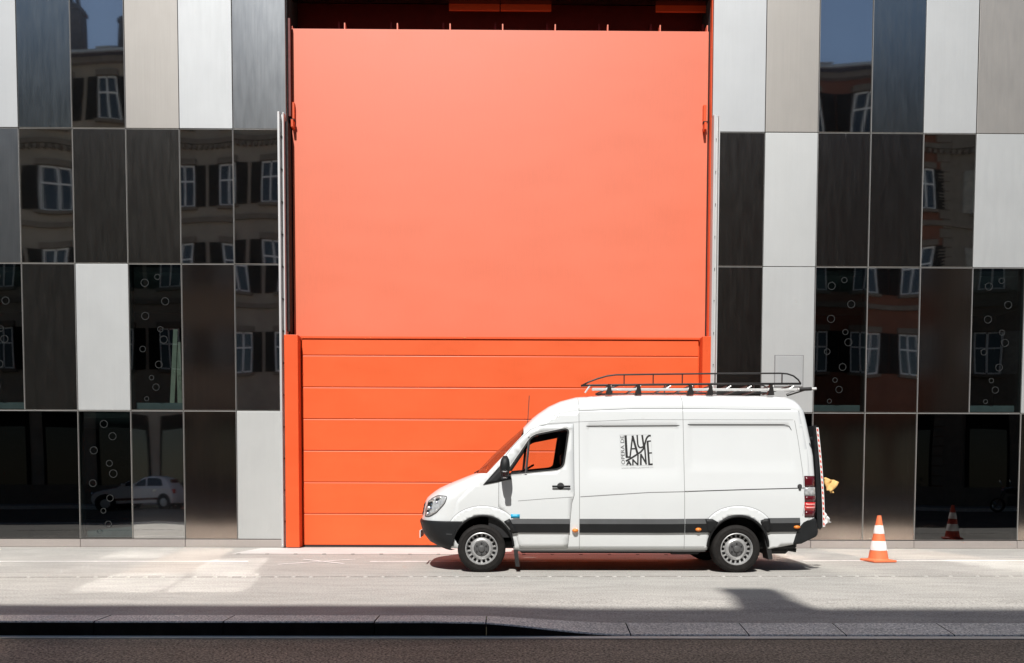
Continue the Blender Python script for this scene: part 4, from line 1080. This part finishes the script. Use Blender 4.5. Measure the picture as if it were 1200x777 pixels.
# sloping shoulder beside that stack
MB().prism([(XA(0.30),20.7),(XA(0.30),22.2),(XA(0.75),20.7)], -0.2, 0.3).build('chimney', 'chimney_stone', rA)
chimney(rA, XA, -20.6, -1.2, 21.0, 23.6, .75, .7, 2); chimney(rA, XA, -18.3, -2.6, 21.5, 23.7, .7, .6, 2); chimney(rA, XA, -17.0, -3.4, 21.8, 23.6, .5, .5, 1); chimney(rA, XA, -10, -5, 22.4, 25.0, 1.2, .7, 3)
chimney(rB, XB, 15, -4.6, 22, 24.2, 1.0, .7, 2)
for X_, rr, x in ((XA, rA, -18.6), (XA, rA, -12.5), (XA, rA, -24), (XB, rB, 15.6), (XB, rB, 18.2)):
    sk = MB().box(-.45, .45, -.6, .6, 0, .08).build('skylight', 'zinc', rr, (X_(x), -0.75, 21.38)); sk.rotation_euler = (-0.446, 0, 0)

# small white hatchback parked across the street
def small_car(loc, rotz):
    car = empty('hatchback_car', loc); car.rotation_euler = (0,0,rotz)
    tag(car, 'small white rounded hatchback parked in front of the houses across the street', 'car')
    L0, L1 = -1.77, 1.77
    low = [(-1.70,.28),(-1.77,.45),(-1.74,.62),(-1.62,.78),(-1.35,.88),(-0.95,.96),(-0.55,1.00),(0.4,1.02),(1.2,1.01),(1.60,.98),(1.72,.80),(1.76,.5),(1.70,.28)]
    cab = [(-0.85,.95),(-0.45,1.22),(-0.10,1.42),(0.35,1.49),(0.85,1.47),(1.25,1.38),(1.50,1.15),(1.62,.95)]
    def loft(poly, wb, wt, z0, z1, name, m, ns=9):
        v = []; n = len(poly)
        for j in range(ns):
            a = -1+2*j/(ns-1)
            for x, z in poly:
                t = max(0, min(1, (z-z0)/(z1-z0))); wv = wb+(wt-wb)*t
                k = 1-0.055*abs(a)**4 if abs(a) == 1 else 1
                v.append((x*k if abs(a) == 1 else x, a*wv, z0+(z-z0)*k))
        f = [(j*n+i, j*n+(i+1)%n, (j+1)*n+(i+1)%n, (j+1)*n+i) for j in range(ns-1) for i in range(n)]+[tuple(range(n)), tuple(reversed([(ns-1)*n+i for i in range(n)]))]
        o = pydata(name, v, f, m, car); bm = bmesh.new(); bm.from_mesh(o.data); bmesh.ops.recalc_face_normals(bm, faces=bm.faces); bm.to_mesh(o.data); bm.free()
        md = o.modifiers.new('bevel', 'BEVEL'); md.width = .03; md.segments = 2; md.limit_method = 'ANGLE'
        o.data.polygons.foreach_set('use_smooth', [True]*len(o.data.polygons)); o.data.set_sharp_from_angle(angle=math.radians(45)); return o
    loft(low, .81, .79, .28, 1.0, 'body', 'car_white'); loft(cab, .78, .58, .95, 1.49, 'cabin', 'car_white')
    for s in (-1, 1):
        def yy(z, o=0.006): return s*(.78+(.58-.78)*max(0, (z-.95)/.54)+o)
        for poly in ([(-0.62,1.04),(-0.25,1.28),(0.05,1.38),(0.10,1.04)], [(0.16,1.04),(0.14,1.40),(0.75,1.40),(0.98,1.33),(1.10,1.04)]):
            pydata('side_window', [(x, yy(z, .008), z) for x, z in poly], [tuple(range(len(poly))) if s < 0 else tuple(reversed(range(len(poly))))], 'window_pane', car)
        MB().prism([(-.9,.42),(-.9,.52),(.85,.52),(.85,.42)], s*.805, s*.825).build('side_stripe', 'tail_red_dark', car)
        bx('door_handle', 'chrome', car, .55, .70, min(s*.80, s*.825), max(s*.80, s*.825), .82, .85)
        bx('door_mirror', 'car_white', car, -.55, -.40, min(s*.80, s*.95), max(s*.80, s*.95), 1.03, 1.15, .03, 2)
        MB().lathe([(0,-.0),(.11,-.01),(.12,.03)], 16, 'X', (-1.69, s*.58, .70)).build('headlight', 'chrome', car)
        MB().box(1.60,1.74,min(s*.55,s*.75),max(s*.55,s*.75),.72,.92,.03,2).build('tail_lamp', 'tail_red', car)
        for x in (-1.15, 1.15):
            MB().lathe([(0.0,s*.825),(0.385,s*.825),(0.385,s*.60)], 24, 'Y', (x,0,.33)).build('wheel_arch', 'trim_dark', car)
            wl = MB().lathe([(.19,-.09),(.29,-.09),(.31,-.06),(.31,.08),(.19,.09)], 28, 'Y', (x, s*.745, .31), True).build('wheel', 'tyre', car)
            MB().lathe([(0,s*.835),(.06,s*.84),(.19,s*.832)], 14, 'Y', (x,0,.31)).build('rim', 'rim_silver', wl)
    bx('rear_window', 'window_pane', car, 1.40, 1.47, -.45, .45, 1.08, 1.34).rotation_euler = (0,0,0)
    bx('bumper', 'trim_dark', car, -1.79, -1.72, -.6, .6, .30, .45, .02)
small_car((-15.75,-19.6,-0.14), 0)
# motorcycle, front wheel towards the facade
def motorcycle(loc, rotz):
    m = empty('motorcycle', loc); m.rotation_euler = (0,0,rotz); tag(m, 'black motorcycle with chrome handlebars parked across the street', 'motorcycle')
    for x in (-.72, .72):
        wl = MB().lathe([(.24,-.05),(.30,-.06),(.32,0),(.30,.06),(.24,.05)], 30, 'Y', (x,0,.32), True).build('wheel', 'tyre', m)
        MB().lathe([(.24,-.03),(.22,-.03),(.22,.03),(.24,.03)], 30, 'Y', (x,0,.32), True).build('rim', 'chrome', wl)
        for k in range(5):
            a = 2*math.pi*k/5; MB().tube([(x,0,.32),(x+.23*math.cos(a),0,.32+.23*math.sin(a))], .018, 6).build('spoke', 'chrome', wl)
    for s in (-1, 1):
        MB().tube([(-.72,s*.09,.32),(-.42,s*.09,1.0)], .025, 8).build('fork', 'chrome', m)
        MB().tube([(.72,s*.10,.32),(.25,s*.10,.45)], .025, 6).build('swing_arm', 'moto_black', m)
        MB().tube([(-.40,s*.30,1.20),(-.46,s*.36,1.32)], .008, 6).lathe([(0,-.01),(.07,-.005),(.07,.01)], 12, 'X', (-.46,s*.36,1.36)).build('mirror', 'chrome', m)
    MB().tube([(-.30,-.38,1.08),(-.40,-.15,1.06),(-.40,.15,1.06),(-.30,.38,1.08)], .016, 8).build('handlebar', 'chrome', m)
    MB().lathe([(0,-.06),(.08,-.05),(.09,.0),(.05,.09)], 16, 'X', (-.52,0,.95)).build('headlight', 'chrome', m)
    MB().prism([(-.35,.85),(-.30,1.0),(-.05,1.05),(.15,.90),(.10,.78)], -.14, .14).build('tank', 'moto_black', m)
    MB().prism([(.10,.80),(.16,.88),(.55,.86),(.85,.95),(.80,.80),(.3,.72)], -.13, .13).build('seat', 'rubber', m)
    MB().box(-.25,.25,-.17,.17,.30,.72,.05,2).build('engine', 'hub_grey', m)
motorcycle((21.9,-18.8,-0.14), math.radians(62))
